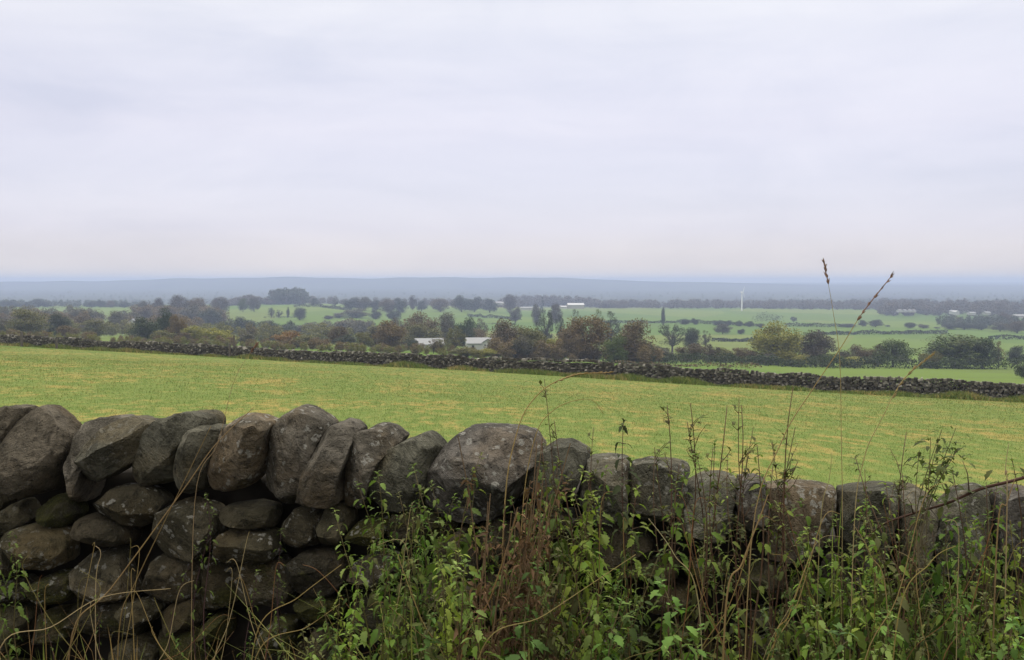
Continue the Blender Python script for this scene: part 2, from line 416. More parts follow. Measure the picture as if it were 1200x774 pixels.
def tree(px, y, top, wpx, kind, colour, label, group=None, base=None, name=None, cat=None):
    p = on_ground(px, y)
    zt = at(px, top, y).z; H = max(zt-p.z, 1.0)
    if base is not None:   # stand it on its own ground at that row: slide along the ground
        H = max((base-top)/1200*y, 1.0)
    W = wpx/1200*y
    var = random.randint(0, 3)
    src = get_tree(kind, var)
    key = (kind, var)
    o = src if key not in USED else copy_tree(src)
    USED[key] = 1
    o.location = p; o.scale = (W*1.24, W*1.24, H*1.05); o.rotation_euler = (0, 0, random.uniform(0, 6.28))
    nm = name or ('bush' if kind == 'bush' else 'conifer' if kind == 'conifer' else 'tree')
    o.name = nm
    f = random.uniform(.9, 1.12); c = COLR[colour]
    for ch in o.children:
        if ch.name.startswith('crown'): ch.color = (c[0]*f, c[1]*f, c[2]*f, 1)
    tag(o, label, cat or ('bush' if kind == 'bush' else 'tree'), group)
GL = 'trees and bushes just beyond the far wall'
GV = 'trees scattered over the valley fields'
GR = 'trees on the farthest ridge of fields'
T = [
 (516, 262, 396, 20, 'sparse', 'olive', 'thin bush in front of the right half of the low white barn', GL),
 (484, 270, 397, 14, 'bush', 'bluegreen', 'dark bush at the left end of the low white barn', GL),
 (579, 262, 394, 16, 'sparse', 'brown', 'thin brown tree in front of the white gabled house', GL),
 (33, 320, 361, 46, 'round', 'olive', 'broad olive tree behind the left end of the far wall', GL),
 (2, 330, 373, 26, 'bush', 'grey', 'greyish bush cut by the left edge, beyond the far wall', GL),
 (68, 335, 368, 27, 'round', 'bluegreen', 'dark grey-green tree just right of the broad olive tree at left', GL),
 (80, 290, 380, 24, 'bush', 'brown', 'low brown bush below the dark grey-green tree at left', GL),
 (112, 380, 373, 34, 'bush', 'olive', 'loose olive bush between brown bush and dark green domed tree', GL),
 (139, 560, 364, 26, 'round', 'grey', 'dull grey tree above the small grey-roofed farmhouse at left', GV),
 (98, 640, 362, 40, 'round', 'grey', 'wide grey-brown tree between the two pale strip fields at left', GV),
 (78, 650, 366, 22, 'round', 'purple', 'purplish tree below the left pale strip field', GV),
 (168, 300, 373, 34, 'round', 'dark', 'dark green domed tree beside the white gable at left', GL),
 (193, 312, 363, 20, 'tall', 'dark', 'tall narrow dark tree between domed dark tree and rusty one', GL),
 (207, 305, 370, 24, 'round', 'rust', 'rusty orange-brown tree right of the tall narrow dark tree', GL),
 (192, 285, 386, 28, 'bush', 'olive', 'low olive-brown bush in front of the rusty tree', GL),
 (214, 285, 389, 20, 'bush', 'brown', 'low brown bush left of the two yellow-green bushes', GL),
 (228, 292, 380, 28, 'bush', 'yellow', 'smaller left yellow-green bush beyond the wall', GL),
 (258, 290, 381, 34, 'bush', 'yellow', 'larger right yellow-green bush beside the wooden pole', GL),
 (286, 300, 390, 22, 'bush', 'grey', 'greyish bush just right of the wooden pole', GL),
 (210, 900, 347, 28, 'round', 'purple', 'purple-brown tallest tree of the dark wood at left', GV),
 (233, 880, 349, 24, 'round', 'brown', 'brown tree right of the tallest purple-brown one in the dark wood', GV),
 (186, 900, 350, 15, 'round', 'purple', 'small purple tree at left shoulder of the dark wood', GV),
 (170, 920, 352, 16, 'round', 'grey', 'grey tree at far left end of the dark wood', GV),
 (222, 780, 357, 30, 'round', 'grey', 'grey tree in front of the brown tree in the dark wood', GV),
 (196, 760, 359, 30, 'round', 'brown', 'brown tree low in the front of the dark wood at left', GV),
 (170, 740, 361, 26, 'round', 'purple', 'purplish tree low at the left of the dark wood', GV),
 (246, 740, 361, 24, 'round', 'bluegreen', 'blue-green tree at the wood edge left of the green hill field', GV),
 (259, 1000, 348, 20, 'round', 'purple', 'dark round tree on the skyline left of the conifer hill', GR),
 (285, 1080, 349, 12, 'round', 'green', 'green tree at top left corner of the green hill field', GR),
 (298, 1080, 348, 13, 'round', 'grey', 'grey tree at the foot of the conifer hill', GR),
 (257, 800, 363, 10, 'round', 'bluegreen', 'small lone tree on left slope of the green hill field', GV),
 (286, 560, 371, 28, 'round', 'bluegreen', 'blue-green tree under the left side of the green hill field', GV),
 (262, 520, 377, 24, 'round', 'bluegreen', 'dark blue-green tree behind the larger yellow-green bush', GV),
 (310, 500, 377, 26, 'round', 'bluegreen', 'left one of two dark trees behind the orange bush', GV),
 (328, 500, 379, 20, 'round', 'bluegreen', 'right one of two dark trees behind the orange bush', GV),
 (318, 920, 360.5, 12, 'sparse', 'bluegreen', 'left one of the small trees standing on green hill field', GV),
 (327, 920, 363.5, 10, 'sparse', 'bluegreen', 'low small tree second from left on green hill field', GV),
 (337.5, 920, 360.5, 4, 'tall', 'bluegreen', 'slim upright small tree on green hill field', GV),
 (351, 880, 360.5, 16, 'round', 'bluegreen', 'big round lone tree on green hill field', GV),
 (369, 1230, 349, 10, 'round', 'bluegreen', 'round tree on skyline just right of the conifer hill', GR),
 (393, 1200, 350, 10, 'sparse', 'bluegreen', 'thin flat-topped tree on skyline left of a bushy clump', GR),
 (412, 1150, 349, 20, 'round', 'bluegreen', 'left tree of the bushy clump on skyline above green hill field', GR),
 (426, 1150, 348, 22, 'round', 'grey', 'right tree of the bushy clump on skyline above green hill field', GR),
 (441, 1150, 352, 12, 'round', 'bluegreen', 'short dark tree ending the skyline clump', GR),
 (454, 1120, 351, 20, 'round', 'brown', 'brown tree right of the short dark skyline tree', GR),
 (468, 1120, 350, 18, 'round', 'bluegreen', 'dark tree right of the brown skyline tree', GR),
 (484, 1250, 347, 10, 'tall', 'purple', 'tall narrow purple tree standing above the skyline left of centre', GR),
 (494, 1200, 352, 13, 'round', 'bluegreen', 'low green tree beside the tall narrow purple skyline tree', GR),
 (516, 1180, 350, 20, 'round', 'brown', 'brown round tree alone on skyline above the green field', GR),
 (541, 1200, 346, 22, 'round', 'bluegreen', 'large dark skyline tree above the white barns', GR),
 (556, 1220, 348, 20, 'round', 'bluegreen', 'dark skyline tree touching the large one above the barns', GR),
 (574, 1220, 350, 20, 'round', 'bluegreen', 'low dark skyline tree left of the white farm buildings', GR),
 (597, 1250, 345, 14, 'round', 'purple', 'purple skyline tree close to the white farm buildings', GR),
 (418, 950, 362, 32, 'round', 'grey', 'grey-brown clump-like tree on right side of green hill field', GV),
 (398, 930, 367, 16, 'round', 'grey', 'low grey tree on right lower edge of green hill field', GV),
 (385, 900, 370, 12, 'round', 'grey', 'smallest grey tree on lower edge of green hill field', GV),
 (440, 930, 364, 14, 'round', 'bluegreen', 'blue-green tree below the brown skyline tree', GV),
 (462, 900, 364, 16, 'round', 'bluegreen', 'blue-green tree at left edge of the middle green field', GV),
 (376, 620, 378, 30, 'round', 'olive', 'pale olive tree behind the orange bushes', GV),
 (350, 620, 381, 24, 'round', 'grey', 'pale grey tree below the big round lone tree', GV),
 (405, 640, 376, 30, 'round', 'grey', 'grey-brown tree behind the dark red tree', GV),
 (430, 640, 377, 28, 'round', 'grey', 'grey-brown tree behind the orange-brown tree with trunk showing', GV),
 (338, 280, 387, 32, 'bush', 'orange', 'bright orange bush beyond the wall', GL),
 (355, 275, 392, 24, 'bush', 'olive', 'olive bush right of the bright orange bush', GL),
 (376, 275, 393, 24, 'bush', 'rust', 'rusty bush between olive bush and dark red tree', GL),
 (397, 300, 382, 22, 'round', 'redbrown', 'dark red-brown round tree behind the rusty bush', GL),
 (406, 285, 391, 24, 'bush', 'bluegreen', 'dark blue-green bush right of the rusty bush', GL),
 (426, 290, 389, 24, 'round', 'olive', 'olive tree between dark bush and orange-brown tree', GL),
 (455, 300, 377, 36, 'round', 'rust', 'orange-brown tree left of the low white barn', GL),
 (440, 310, 384, 24, 'round', 'grey', 'grey tree just left of the orange-brown tree', GL),
 (494, 430, 366, 40, 'round', 'brown', 'broad brown tree standing highest behind the low white barn', GL),
 (468, 440, 373, 26, 'round', 'purple', 'purplish tree left of the broad brown one behind the barn', GL),
 (525, 450, 366, 22, 'round', 'grey', 'grey tree between broad brown tree and leaning dark tree', GL),
 (545, 400, 372, 26, 'round', 'dark', 'dark domed tree directly above the long white barn', GL),
 (492, 375, 381, 50, 'round', 'olive', 'wide olive-green tree right behind the low white barn', GL),
 (532, 265, 383, 30, 'sparse', 'olive', 'thin olive tree with bare stems between the two white barns', GL),
 (508, 255, 397, 14, 'sparse', 'redbrown', 'small sparse reddish shrub in front of the low white barn', GL),
 (546, 225, 407, 34, 'bush', 'olive', 'low olive bush left of the yellow one below the barns', GL),
 (567, 225, 408, 26, 'bush', 'yellow', 'low yellow-green bush below the long white barn', GL),
 (563, 520, 374, 20, 'sparse', 'grey', 'pale bare tree rising behind the long white barn', GV),
 (598, 270, 374, 42, 'round', 'redbrown', 'large red-brown tree right of the long white barn', GL),
 (624, 255, 383, 44, 'round', 'olive', 'large olive tree right of the red-brown tree near the barn', GL),
 (610, 245, 392, 26, 'bush', 'grey', 'greyish undergrowth bush between the red-brown and olive trees', GL),
 (651, 248, 395, 24, 'bush', 'yellow', 'yellow-leaved bush left of the big rust tree', GL),
 (688, 250, 370, 54, 'round', 'rust', 'biggest rust-brown tree at centre beyond the wall', GL),
 (668, 245, 387, 26, 'round', 'redbrown', 'dark red tree leaning on left flank of the biggest rust tree', GL),
 (742, 246, 374, 46, 'round', 'brown', 'large dark brown tree right of the biggest rust tree', GL),
 (722, 238, 391, 26, 'bush', 'green', 'green bush between the rust tree and dark brown tree', GL),
 (757, 250, 402, 22, 'bush', 'dark', 'dark low bush at the right foot of the dark brown tree', GL),
 (640, 430, 364, 26, 'sparse', 'bluegreen', 'tall sparse blue-green tree behind the olive tree', GV),
 (675, 430, 364, 14, 'sparse', 'bluegreen', 'slim sparse tree behind left side of the rust tree', GV),
 (656, 430, 368, 12, 'sparse', 'bluegreen', 'thin sparse tree between the two tall blue-green ones', GV),
 (702, 440, 364, 14, 'sparse', 'green', 'green treetop showing above the rust tree', GV),
 (716, 430, 366, 24, 'sparse', 'bluegreen', 'tall sparse tree between the rust tree and dark brown tree', GV),
 (628, 850, 357, 11, 'round', 'grey', 'grey tree just below the white farm buildings', GV),
 (651, 850, 355, 14, 'round', 'purple', 'purple-grey tree below the white shed roofs', GV),
 (604, 900, 360, 14, 'round', 'grey', 'low grey tree left of the white farm buildings', GV),
 (636, 1250, 348, 8, 'conifer', 'dark', 'dark pointed conifer beside the white farm buildings', GR),
 (777, 850, 361, 5, 'tall', 'dark', 'narrow dark ivy-covered trunk in the middle fields', GV),
 (803, 870, 373.5, 12, 'bush', 'dark', 'left low dark bush on the hedge line below turbine', GV),
 (814, 870, 372.5, 8, 'bush', 'dark', 'rounded dark bush second on the hedge line below turbine', GV),
 (842, 860, 374, 14, 'bush', 'dark', 'wide dark bush on hedge line left of turbine foot', GV),
 (853, 860, 375, 10, 'bush', 'bluegreen', 'greyer bush on the hedge line left of turbine foot', GV),
 (866, 850, 374.5, 8, 'bush', 'dark', 'dark upright bush on hedge line straight below turbine', GV),
 (878, 840, 376, 9, 'bush', 'dark', 'dark bush on hedge line right of turbine', GV),
 (892, 820, 379, 6, 'bush', 'dark', 'smallest dark bush on hedge line right of turbine', GV),
 (847, 690, 379, 18, 'round', 'grey', 'grey round lone tree in the fields below turbine', GV),
 (868.5, 690, 385.5, 9, 'round', 'bluegreen', 'small round lone tree right of the grey round one', GV),
 (788, 410, 378, 32, 'sparse', 'bluegreen', 'tall see-through tree with two stems right of dark brown tree', GV),
 (810, 420, 384, 20, 'round', 'bluegreen', 'blue-grey oval tree beside the tall see-through tree', GV),
 (827, 460, 388, 13, 'sparse', 'grey', 'small bare tree right of the blue-grey oval tree', GV),
 (776, 280, 402, 32, 'bush', 'grey', 'grey-green bush below the tall see-through tree', GL),
 (810, 282, 401, 34, 'bush', 'redbrown', 'red-brown bush below the blue-grey oval tree', GL),
 (834, 285, 400, 20, 'bush', 'purple', 'purplish bush right of the red-brown bush', GL),
 (850, 284, 407, 22, 'bush', 'olive', 'low olive bush between purplish bush and yellow-green tree', GL),
 (870, 284, 406, 26, 'bush', 'brown', 'low brown bush left of the yellow-green tree', GL),
 (888, 284, 409, 22, 'bush', 'redbrown', 'low reddish bush at left foot of the yellow-green tree', GL),
 (911, 286, 377, 54, 'round', 'yellow', 'big yellow-green tree at the edge of the right-hand field', GL),
 (956, 288, 388, 44, 'round', 'purple', 'dark domed brown-purple tree right of big yellow-green tree', GL),
 (927, 280, 412, 36, 'bush', 'yellow', 'yellowish bush at the foot of the big yellow-green tree', GL),
 (899, 280, 413, 26, 'bush', 'grey', 'grey bush under left side of the big yellow-green tree', GL),
 (972, 283, 414, 26, 'bush', 'green', 'green bush under right side of the dark domed tree', GL),
 (999, 283, 417, 28, 'bush', 'yellow', 'low yellowish bush beneath the crossing grass stems', GL),
 (1009, 290, 404, 28, 'round', 'redbrown', 'red-brown small tree left of the dark green tree', GL),
 (1030, 290, 402, 18, 'bush', 'brown', 'narrow brown bush touching the dark green tree', GL),
 (988, 290, 410, 18, 'bush', 'purple', 'dull purple bush right of the dark domed tree', GL),
 (1047, 288, 397, 40, 'round', 'green', 'dark green tree left of the widest tree at right', GL),
 (1118, 290, 392, 80, 'round', 'green', 'widest spreading green tree at right edge of the far field', GL),
 (1152, 287, 396, 34, 'round', 'dark', 'darker green tree joined to right of the widest tree', GL),
 (1092, 284, 408, 26, 'bush', 'olive', 'olive bush at left foot of the widest tree', GL),
 (1171, 290, 401, 18, 'sparse', 'brown', 'thin brown tree right of the darker green tree', GL),
 (1192, 330, 405, 24, 'round', 'bluegreen', 'blue-green tree near the right edge beyond the far field', GL),
 (1203, 200, 424, 22, 'bush', 'dark', 'dark bush cut by right edge just behind the far wall', GL),
 (930, 1050, 371, 7, 'bush', 'bluegreen', 'single dark bush high in the pale field right of turbine', GV),
 (993, 880, 379, 20, 'bush', 'bluegreen', 'long low bush at right end of the upper field hedge', GV),
 (1011, 900, 375, 11, 'round', 'bluegreen', 'round tree left of the bigger one behind the bent grass stem', GV),
 (1026, 890, 374.5, 18, 'round', 'bluegreen', 'bigger bushy tree in the fields behind the bent grass stem', GV),
 (1040, 900, 381, 6, 'bush', 'bluegreen', 'tiny bush right of the bigger bushy field tree', GV),
 (1066, 860, 378, 13, 'round', 'bluegreen', 'left tree of the field pair below the white cottages', GV),
 (1082, 860, 380, 13, 'round', 'grey', 'right tree of the field pair below the white cottages', GV),
 (1098, 860, 383, 7, 'bush', 'dark', 'little dark bush right of the field pair of trees', GV),
 (1112, 840, 379, 18, 'round', 'bluegreen', 'blue-green tree below left of the bright white house', GV),
 (1130, 840, 377, 26, 'round', 'bluegreen', 'wide dark tree below the bright white house', GV),
 (1150, 830, 379, 18, 'round', 'bluegreen', 'tree behind the top of the widest spreading tree at right', GV),
 (1172, 800, 378, 22, 'round', 'grey', 'grey tree left of the long pale shed at right edge', GV),
 (1192, 760, 376, 24, 'round', 'redbrown', 'red-brown tree below the long pale shed at right edge', GV),
 (1176, 1000, 366, 18, 'round', 'redbrown', 'reddish tree above left of the long pale shed', GV),
]
for i, x in enumerate([4, 15, 29, 46, 56, 108, 118, 130, 146]):
    tops = [353, 351.5, 354, 350, 353.5, 353, 351, 352, 353.5]
    labs = ['skyline tree nearest to the left edge, above the olive tree', 'rounded skyline tree second from the left edge', 'low skyline tree above the crown of the broad olive tree',
            'tallest skyline tree above the left pale strip field', 'squat skyline tree right of the tallest at left', 'low skyline tree left of a round one above the right pale strip field',
            'round skyline tree above left end of the right pale strip field', 'reddish skyline tree above the right pale strip field', 'last low skyline tree left of the dark wood']
    T.append((x, 1330, tops[i], [14, 13, 16, 15, 12, 10, 9, 10, 14][i], 'round', 'redbrown' if i == 7 else 'bluegreen', labs[i], GR))
for t in T: tree(*t)

# hedges along the field boundaries: leafy strips
def hedge(pts, h, w, colour, label, dens=9, jit=.25, name='hedge', kind=None, size=None):
    P = [on_ground(px, y) for px, y in pts]; C = []
    size = size or (.22 if pts[0][1] < 350 else .5)
    r = np.random.default_rng(abs(hash(label)) % 1000 if False else len(label)*7+int(pts[0][0]))
    for A, B in zip(P[:-1], P[1:]):
        L = (B-A).length; k = int(L*dens); s = r.random(k)
        x = A.x+(B.x-A.x)*s+r.normal(0, w*.4, k); y = A.y+(B.y-A.y)*s+r.normal(0, w*.4, k)
        lump = np.array([1+jit*2.2*mnoise.noise((float(p*.11), float(q*.11), 7.7))+jit*mnoise.noise((float(p*.4), float(q*.4), 1.7)) for p, q in zip(x, y)])
        z = ground(x, y)+Z0+h*lump*r.random(k)**.7
        C.append(np.stack([x, y, z], -1))
    C = np.concatenate(C); o0 = P[0]
    o = tri_obj(name, leaf_polys(C-np.array(o0), size, r), M_BUSH, None, 4); o.location = o0
    o.color = (*COLR[colour], 1)
    if kind: tag(o, kind=kind)
    else: tag(o, label, 'hedge', 'hedges dividing the valley fields')
    return o
hedge([(640, 246), (800, 262), (900, 268), (1050, 272), (1180, 280), (1300, 285)], 2.6, 2.2, 'dark', 'long dark hedge along the back of the field beyond the wall', 90, .3)
hedge([(720, 226), (800, 225), (890, 232)], .8, 1.2, 'brown', 'low brown hedge behind the far wall right of the rust tree', 22, .4)
hedge([(920, 875), (985, 880)], 3.2, 1.5, 'dark', 'upper thin dark hedge right of the turbine', 24)
hedge([(960, 700), (1060, 720), (1110, 735)], 2.4, 1.5, 'dark', 'lower long thin dark hedge below the upper one right of turbine', 24)
hedge([(835, 560), (885, 570)], 1.8, 1.2, 'bluegreen', 'faint short hedge below the small round lone tree', 24)
hedge([(690, 905), (800, 900), (895, 850)], 2.6, 1.5, 'dark', 'thin hedge line carrying dark bushes below the turbine', 22)
hedge([(345, 1170), (375, 1180), (410, 1120)], 3.2, 2.0, 'dark', 'dark hedge along top edge of the green hill field', 22)
hedge([(548, 1050), (580, 1020), (610, 990)], 3.0, 2.0, 'dark', 'dark hedge line crossing the field above the white barns', 22)
hedge([(560, 860), (605, 850)], 1.6, 1.6, 'bluegreen', 'faint hedge line low in the field above the white barns', 6)
hedge([(1160, 640), (1260, 640)], 2.4, 1.5, 'dark', 'thin dark hedge at right edge above the blue-green tree', 22)
hedge([(885, 1000), (915, 1060)], 6, 5, 'bluegreen', 'thick dark hedge corner right of the turbine foot', 14, .4, size=.4)
hedge([(310, 930), (345, 925)], 1.3, 1.5, 'bluegreen', 'low hedge under the small trees of green hill field', 6)
hedge([(60, 1250), (95, 1260)], 7, 6, 'bluegreen', 'thick dark clipped hedge on the left skyline', 14, .2, size=.45)
hedge([(765, 300), (840, 310)], 1.0, 1.5, 'olive', 'low olive hedge below the bare tree', 30)

# woods far off that read as one mass
def wood(name, px0, px1, y, depth, hgt, colour, n_, seed, taper=0):
    r = np.random.default_rng(seed); C = []
    for i in range(n_):
        px = r.uniform(px0, px1); yy = y+r.uniform(0, depth); p = on_ground(px, yy)
        h = hgt*r.uniform(.55, 1.2); w = h*r.uniform(.4, .65)
        e = min(px-px0, px1-px)/(px1-px0)*2
        h *= (1-taper)+taper*math.sqrt(max(e, 0))
        kind = ('round', 'tall', 'bush')[r.integers(3)]
        get_tree(kind, 0); q = CROWN[(kind, len(kind)*131+ord(kind[0])*7)]
        k = int(np.clip(1500*(600/yy)**1.3*hgt/10, 90, 1800)); q = q[r.choice(len(q), k, replace=False)]
        c = q.mean(1, keepdims=True); q = c+(q-c)*min(2.6, (len(CROWN[(kind, len(kind)*131+ord(kind[0])*7)])/k)**.5*.8)
        a = r.uniform(0, 6.28); ca, sa = math.cos(a), math.sin(a); w *= 2
        q = np.stack([(q[..., 0]*ca-q[..., 1]*sa)*w, (q[..., 0]*sa+q[..., 1]*ca)*w, q[..., 2]*h], -1)+np.array(p)
        C.append(q)
    o = tri_obj(name, np.concatenate(C), M_WOOD, None, 4)
    o.color = (*[1.3*c for c in COLR[colour]], 1); tag(o, kind='stuff')
wood('central_undergrowth', 575, 775, 236, 30, 5.0, 'brown', 40, 31)
wood('barn_undergrowth', 440, 600, 400, 60, 7.5, 'brown', 26, 32)
wood('conifer_wood', 319, 358, 1420, 60, 21, 'bluegreen', 70, 1)
wood('hill_wood', 262, 322, 1400, 120, 14, 'purple', 60, 2, .8)
wood('valley_wood', 160, 262, 780, 130, 13, 'brown', 90, 3)
wood('valley_scrub', -60, 560, 215, 70, 2.0, 'olive', 150, 21)
wood('valley_brush', -60, 760, 235, 60, 2.4, 'brown', 150, 22)
wood('thicket', 60, 480, 400, 120, 7.5, 'olive', 70, 23)
wood('left_slope_wood', -40, 250, 480, 180, 10, 'brown', 60, 24)
wood('slope_wood', 255, 345, 540, 90, 8, 'bluegreen', 34, 4)
wood('copse_wood', 350, 470, 600, 90, 9, 'grey', 40, 5, .5)
wood('left_valley_wood', -40, 165, 620, 160, 12, 'grey', 56, 6)
wood('left_skyline_wood', -60, 165, 1360, 100, 9, 'bluegreen', 130, 7)
wood('skyline_wood', 360, 620, 1560, 160, 12, 'purple', 140, 8)
wood('middle_far_wood', 590, 700, 1750, 260, 20, 'purple', 120, 9, .3)
wood('turbine_wood', 690, 910, 1600, 300, 14, 'purple', 200, 10, .2)
wood('right_far_wood', 890, 1070, 1560, 300, 14, 'purple', 170, 11)
wood('right_valley_wood', 1030, 1260, 1280, 500, 16, 'purple', 320, 12)
wood('right_plain_wood', 900, 1280, 1950, 400, 11, 'bluegreen', 200, 13)
wood('right_near_wood', 1100, 1260, 900, 120, 9, 'bluegreen', 90, 14)
wood('left_plain_wood', -60, 520, 1950, 400, 8, 'bluegreen', 160, 15)
wood('distant_plain_wood', -100, 1300, 2500, 1300, 9, 'bluegreen', 300, 16)

# ------------------------------------------------------------------ buildings
def building(px, y, wpx, hpx, depth, roofpx, wallm, roofm, label, cat='barn', rz=0., gable=False, wins=(), group='farm buildings in the valley', lift=0):
    p = on_ground(px, y); s = y/1200; W = wpx*s; H = hpx*s; RH = roofpx*s; D = depth
    name = {'barn': 'barn', 'house': 'house', 'shed': 'shed'}[cat]
    root = empty(name, (p.x, p.y, p.z+lift)); root.rotation_euler = (0, 0, rz)
    mb = MB(); x0, x1, y0, y1 = -W/2, W/2, 0, D
    if gable:   # gable end faces the camera, ridge runs back
        F_ = [(x0, y0, -1), (x1, y0, -1), (x1, y0, H), (0, y0, H+RH), (x0, y0, H)]; B_ = [(a, y1, c) for a, b, c in F_]
        mb.poly(F_); mb.poly(B_[::-1])
        for a, b in ((0, 4), (1, 2)): mb.poly([F_[a], F_[b], B_[b], B_[a]])
        mb.build('wall', wallm, root)
        rb = MB(); o = .3; th = .18
        for sx in (-1, 1):
            e = sx*(W/2+o); ez = H-o*RH/(W/2)
            q = [(0, y0-o, H+RH+.03), (e, y0-o, ez+.03), (e, y1+o, ez+.03), (0, y1+o, H+RH+.03)]
            rb.poly(q); rb.poly([(a, b, c+th) for a, b, c in q][::-1])
            for i in range(4):
                j = (i+1) % 4; A, B = q[i], q[j]; rb.poly([A, B, (B[0], B[1], B[2]+th), (A[0], A[1], A[2]+th)])
        rb.build('roof', roofm, root)
    else:
        S_ = [(x0, y0, -1), (x0, y1, -1), (x0, y1, H), (x0, D/2, H+RH), (x0, y0, H)]; E_ = [(x1, b, c) for a, b, c in S_]
        mb.poly(S_); mb.poly(E_[::-1])
        mb.poly([S_[0], S_[4], E_[4], E_[0]]); mb.poly([S_[1], S_[2], E_[2], E_[1]])
        mb.build('wall', wallm, root)
        rb = MB(); o = .3; th = .18
        for y_, sy in ((y0, -1), (y1, 1)):
            e = y_+sy*o; ez = H-o*RH/(D/2)
            q = [(x0-o, D/2, H+RH+.03), (x1+o, D/2, H+RH+.03), (x1+o, e, ez+.03), (x0-o, e, ez+.03)]
            rb.poly(q); rb.poly([(a, b, c+th) for a, b, c in q][::-1])
            for i in range(4):
                j = (i+1) % 4; A, B = q[i], q[j]; rb.poly([A, B, (B[0], B[1], B[2]+th), (A[0], A[1], A[2]+th)])
        rb.build('roof', roofm, root)
    for nm, wx, wz, ww, wh in wins:
        w = MB(); w.box((wx*W, -.03, wz*H), (ww*s, .1, wh*s)); w.build(nm, M_DARK, root)
    tag(root, label, cat, group); return root
building(561, 330, 27, 7, 12, 5.5, M_WHITE, M_ROOFW, 'long white barn with pale sheet roof behind the thin olive tree', 'barn', .1, wins=[('doorway', -.25, .4, 3, 5)], lift=.6)
building(572, 318, 13, 9, 9, 4, M_WHITE, M_ROOFW, 'white gabled house with dark windows at right end of long white barn', 'house', -.2, True, [('window', .05, .66, 2.2, 2.2), ('window', -.28, .66, 1.5, 2), ('doorway', .1, .2, 1.8, 3.4)], lift=.8)
building(504, 340, 32, 1.6, 12, 6, M_WHITE, M_ROOFW, 'low white barn with pale sloping roof left of the thin olive tree', 'barn', .15, lift=1.0)
building(147, 600, 24, 2.5, 10, 3.5, M_GREYW, M_SLATE, 'small grey-roofed farmhouse among trees at left', 'house', .2, wins=[('window', .2, .5, 1, 1)], lift=3)
building(155, 590, 5, 4.0, 8, 2.5, M_WHITE, M_SLATE, 'bright white gable at right end of the grey-roofed farmhouse', 'house', -.3, True, lift=4.5)
building(619, 1100, 18, 1.6, 10, 1.2, M_WHITE, M_ROOFW, 'long low white farmhouse on skyline right of centre', 'house', 0, wins=[('window', .1, .5, .7, .7)], lift=8)
building(629, 1095, 6, 3.0, 9, 1.3, M_WHITE, M_SLATE, 'taller white house at right end of the low white farmhouse', 'house', .1, True, lift=8)
building(660, 1150, 8, 1.2, 12, 1.0, M_WHITE, M_WHITE, 'short white shed left of the long bright-roofed shed', 'shed', 0, lift=9)
building(675, 1150, 19, 3.4, 24, 2.0, M_GREYW, M_WHITE, 'long bright-roofed shed with dark front on the skyline', 'shed', 0, lift=9)
building(583, 1300, 10, 1.6, 9, 1.5, M_WHITE, M_SLATE, 'white cottage among skyline trees above the barns', 'house', 0, lift=9)
building(591, 1290, 6, 1.5, 9, 1.8, M_GREYW, M_ROOFW, 'pale-roofed cottage just right of the skyline white cottage', 'house', 0, lift=9)
for i, px in enumerate((1055, 1061, 1067, 1072)):
    building(px, 1260, [3.2, 2.6, 3.2, 2.4][i], 1.3, 8, .9, M_WHITE, M_SLATE, ['leftmost white cottage of the row above the field pair of trees', 'narrow second cottage of the white row above the field pair', 'third cottage of the white row above the field pair', 'rightmost small cottage of the white row above the field pair'][i], 'house', .1, group='row of white cottages', lift=7)
building(1117, 1180, 4, 2.4, 8, 1.3, M_WHITE, M_SLATE, 'small white house left of the brighter one behind the widest tree', 'house', 0, True, lift=7)
building(1122, 1170, 4.5, 3, 8, 1.4, M_WHITE, M_WHITE, 'bright white house above the top of the widest tree', 'house', .2, True, lift=6)
building(1140, 1180, 6.5, 1.3, 10, 1.2, M_WHITE, M_ROOFW, 'low pale shed right of the bright white house', 'shed', 0, lift=6)
building(1158, 1200, 6, 1.2, 10, 1.2, M_GREYW, M_ROOFW, 'dull pale shed between low pale shed and the right edge', 'shed', 0, lift=6)
building(1197, 1000, 14, 1.4, 12, 1.6, M_WHITE, M_ROOFW, 'long pale shed cut by the right edge', 'shed', 0, lift=7)

# wind turbine
p = on_ground(869, 1450); root = empty('wind_turbine', p); root.rotation_euler = (0, 0, R(52))
Hh = at(869, 342.5, 1450).z-p.z
mb = MB(); mb.tube([(0, 0, -1), (0, 0, Hh*.5), (0, 0, Hh-.4)], [.95, .8, .6], 14); mb.build('tower', M_TURB, root, True, 40)
mb = MB(); mb.tube([(0, 1.8, Hh), (0, 1.2, Hh), (0, -1.0, Hh), (0, -1.4, Hh)], [.35, .65, .6, .4], 10); mb.build('nacelle', M_TURB, root, True, 40)
mb = MB(); mb.tube([(0, -1.45, Hh), (0, -1.9, Hh), (0, -2.2, Hh)], [.5, .42, .1], 10); mb.build('hub', M_TURB, root, True, 40)
for k in range(3):
    a = R(62+120*k); d = Vector((math.cos(a), 0, math.sin(a))); q = Vector((-d.z, 0, d.x)); mb = MB()
    hub = Vector((0, -1.8, Hh)); secs = []
    for t, ch, th in ((.4, .5, .45), (1.6, 1.3, .4), (4, 1.1, .3), (7, .8, .2), (9.2, .35, .1)):
        c = hub+d*t; secs.append([c-q*ch*.5, c+Vector((0, -th/2, 0)), c+q*ch*.5, c+Vector((0, th/2, 0))])
    for A, B in zip(secs[:-1], secs[1:]):
        for i in range(4): mb.poly([A[i], A[(i+1) % 4], B[(i+1) % 4], B[i]])
    mb.poly(secs[0]); mb.poly(secs[-1]); mb.build('blade', M_TURB, root)
tag(root, 'white three-bladed wind turbine on the far green fields', 'wind turbine')
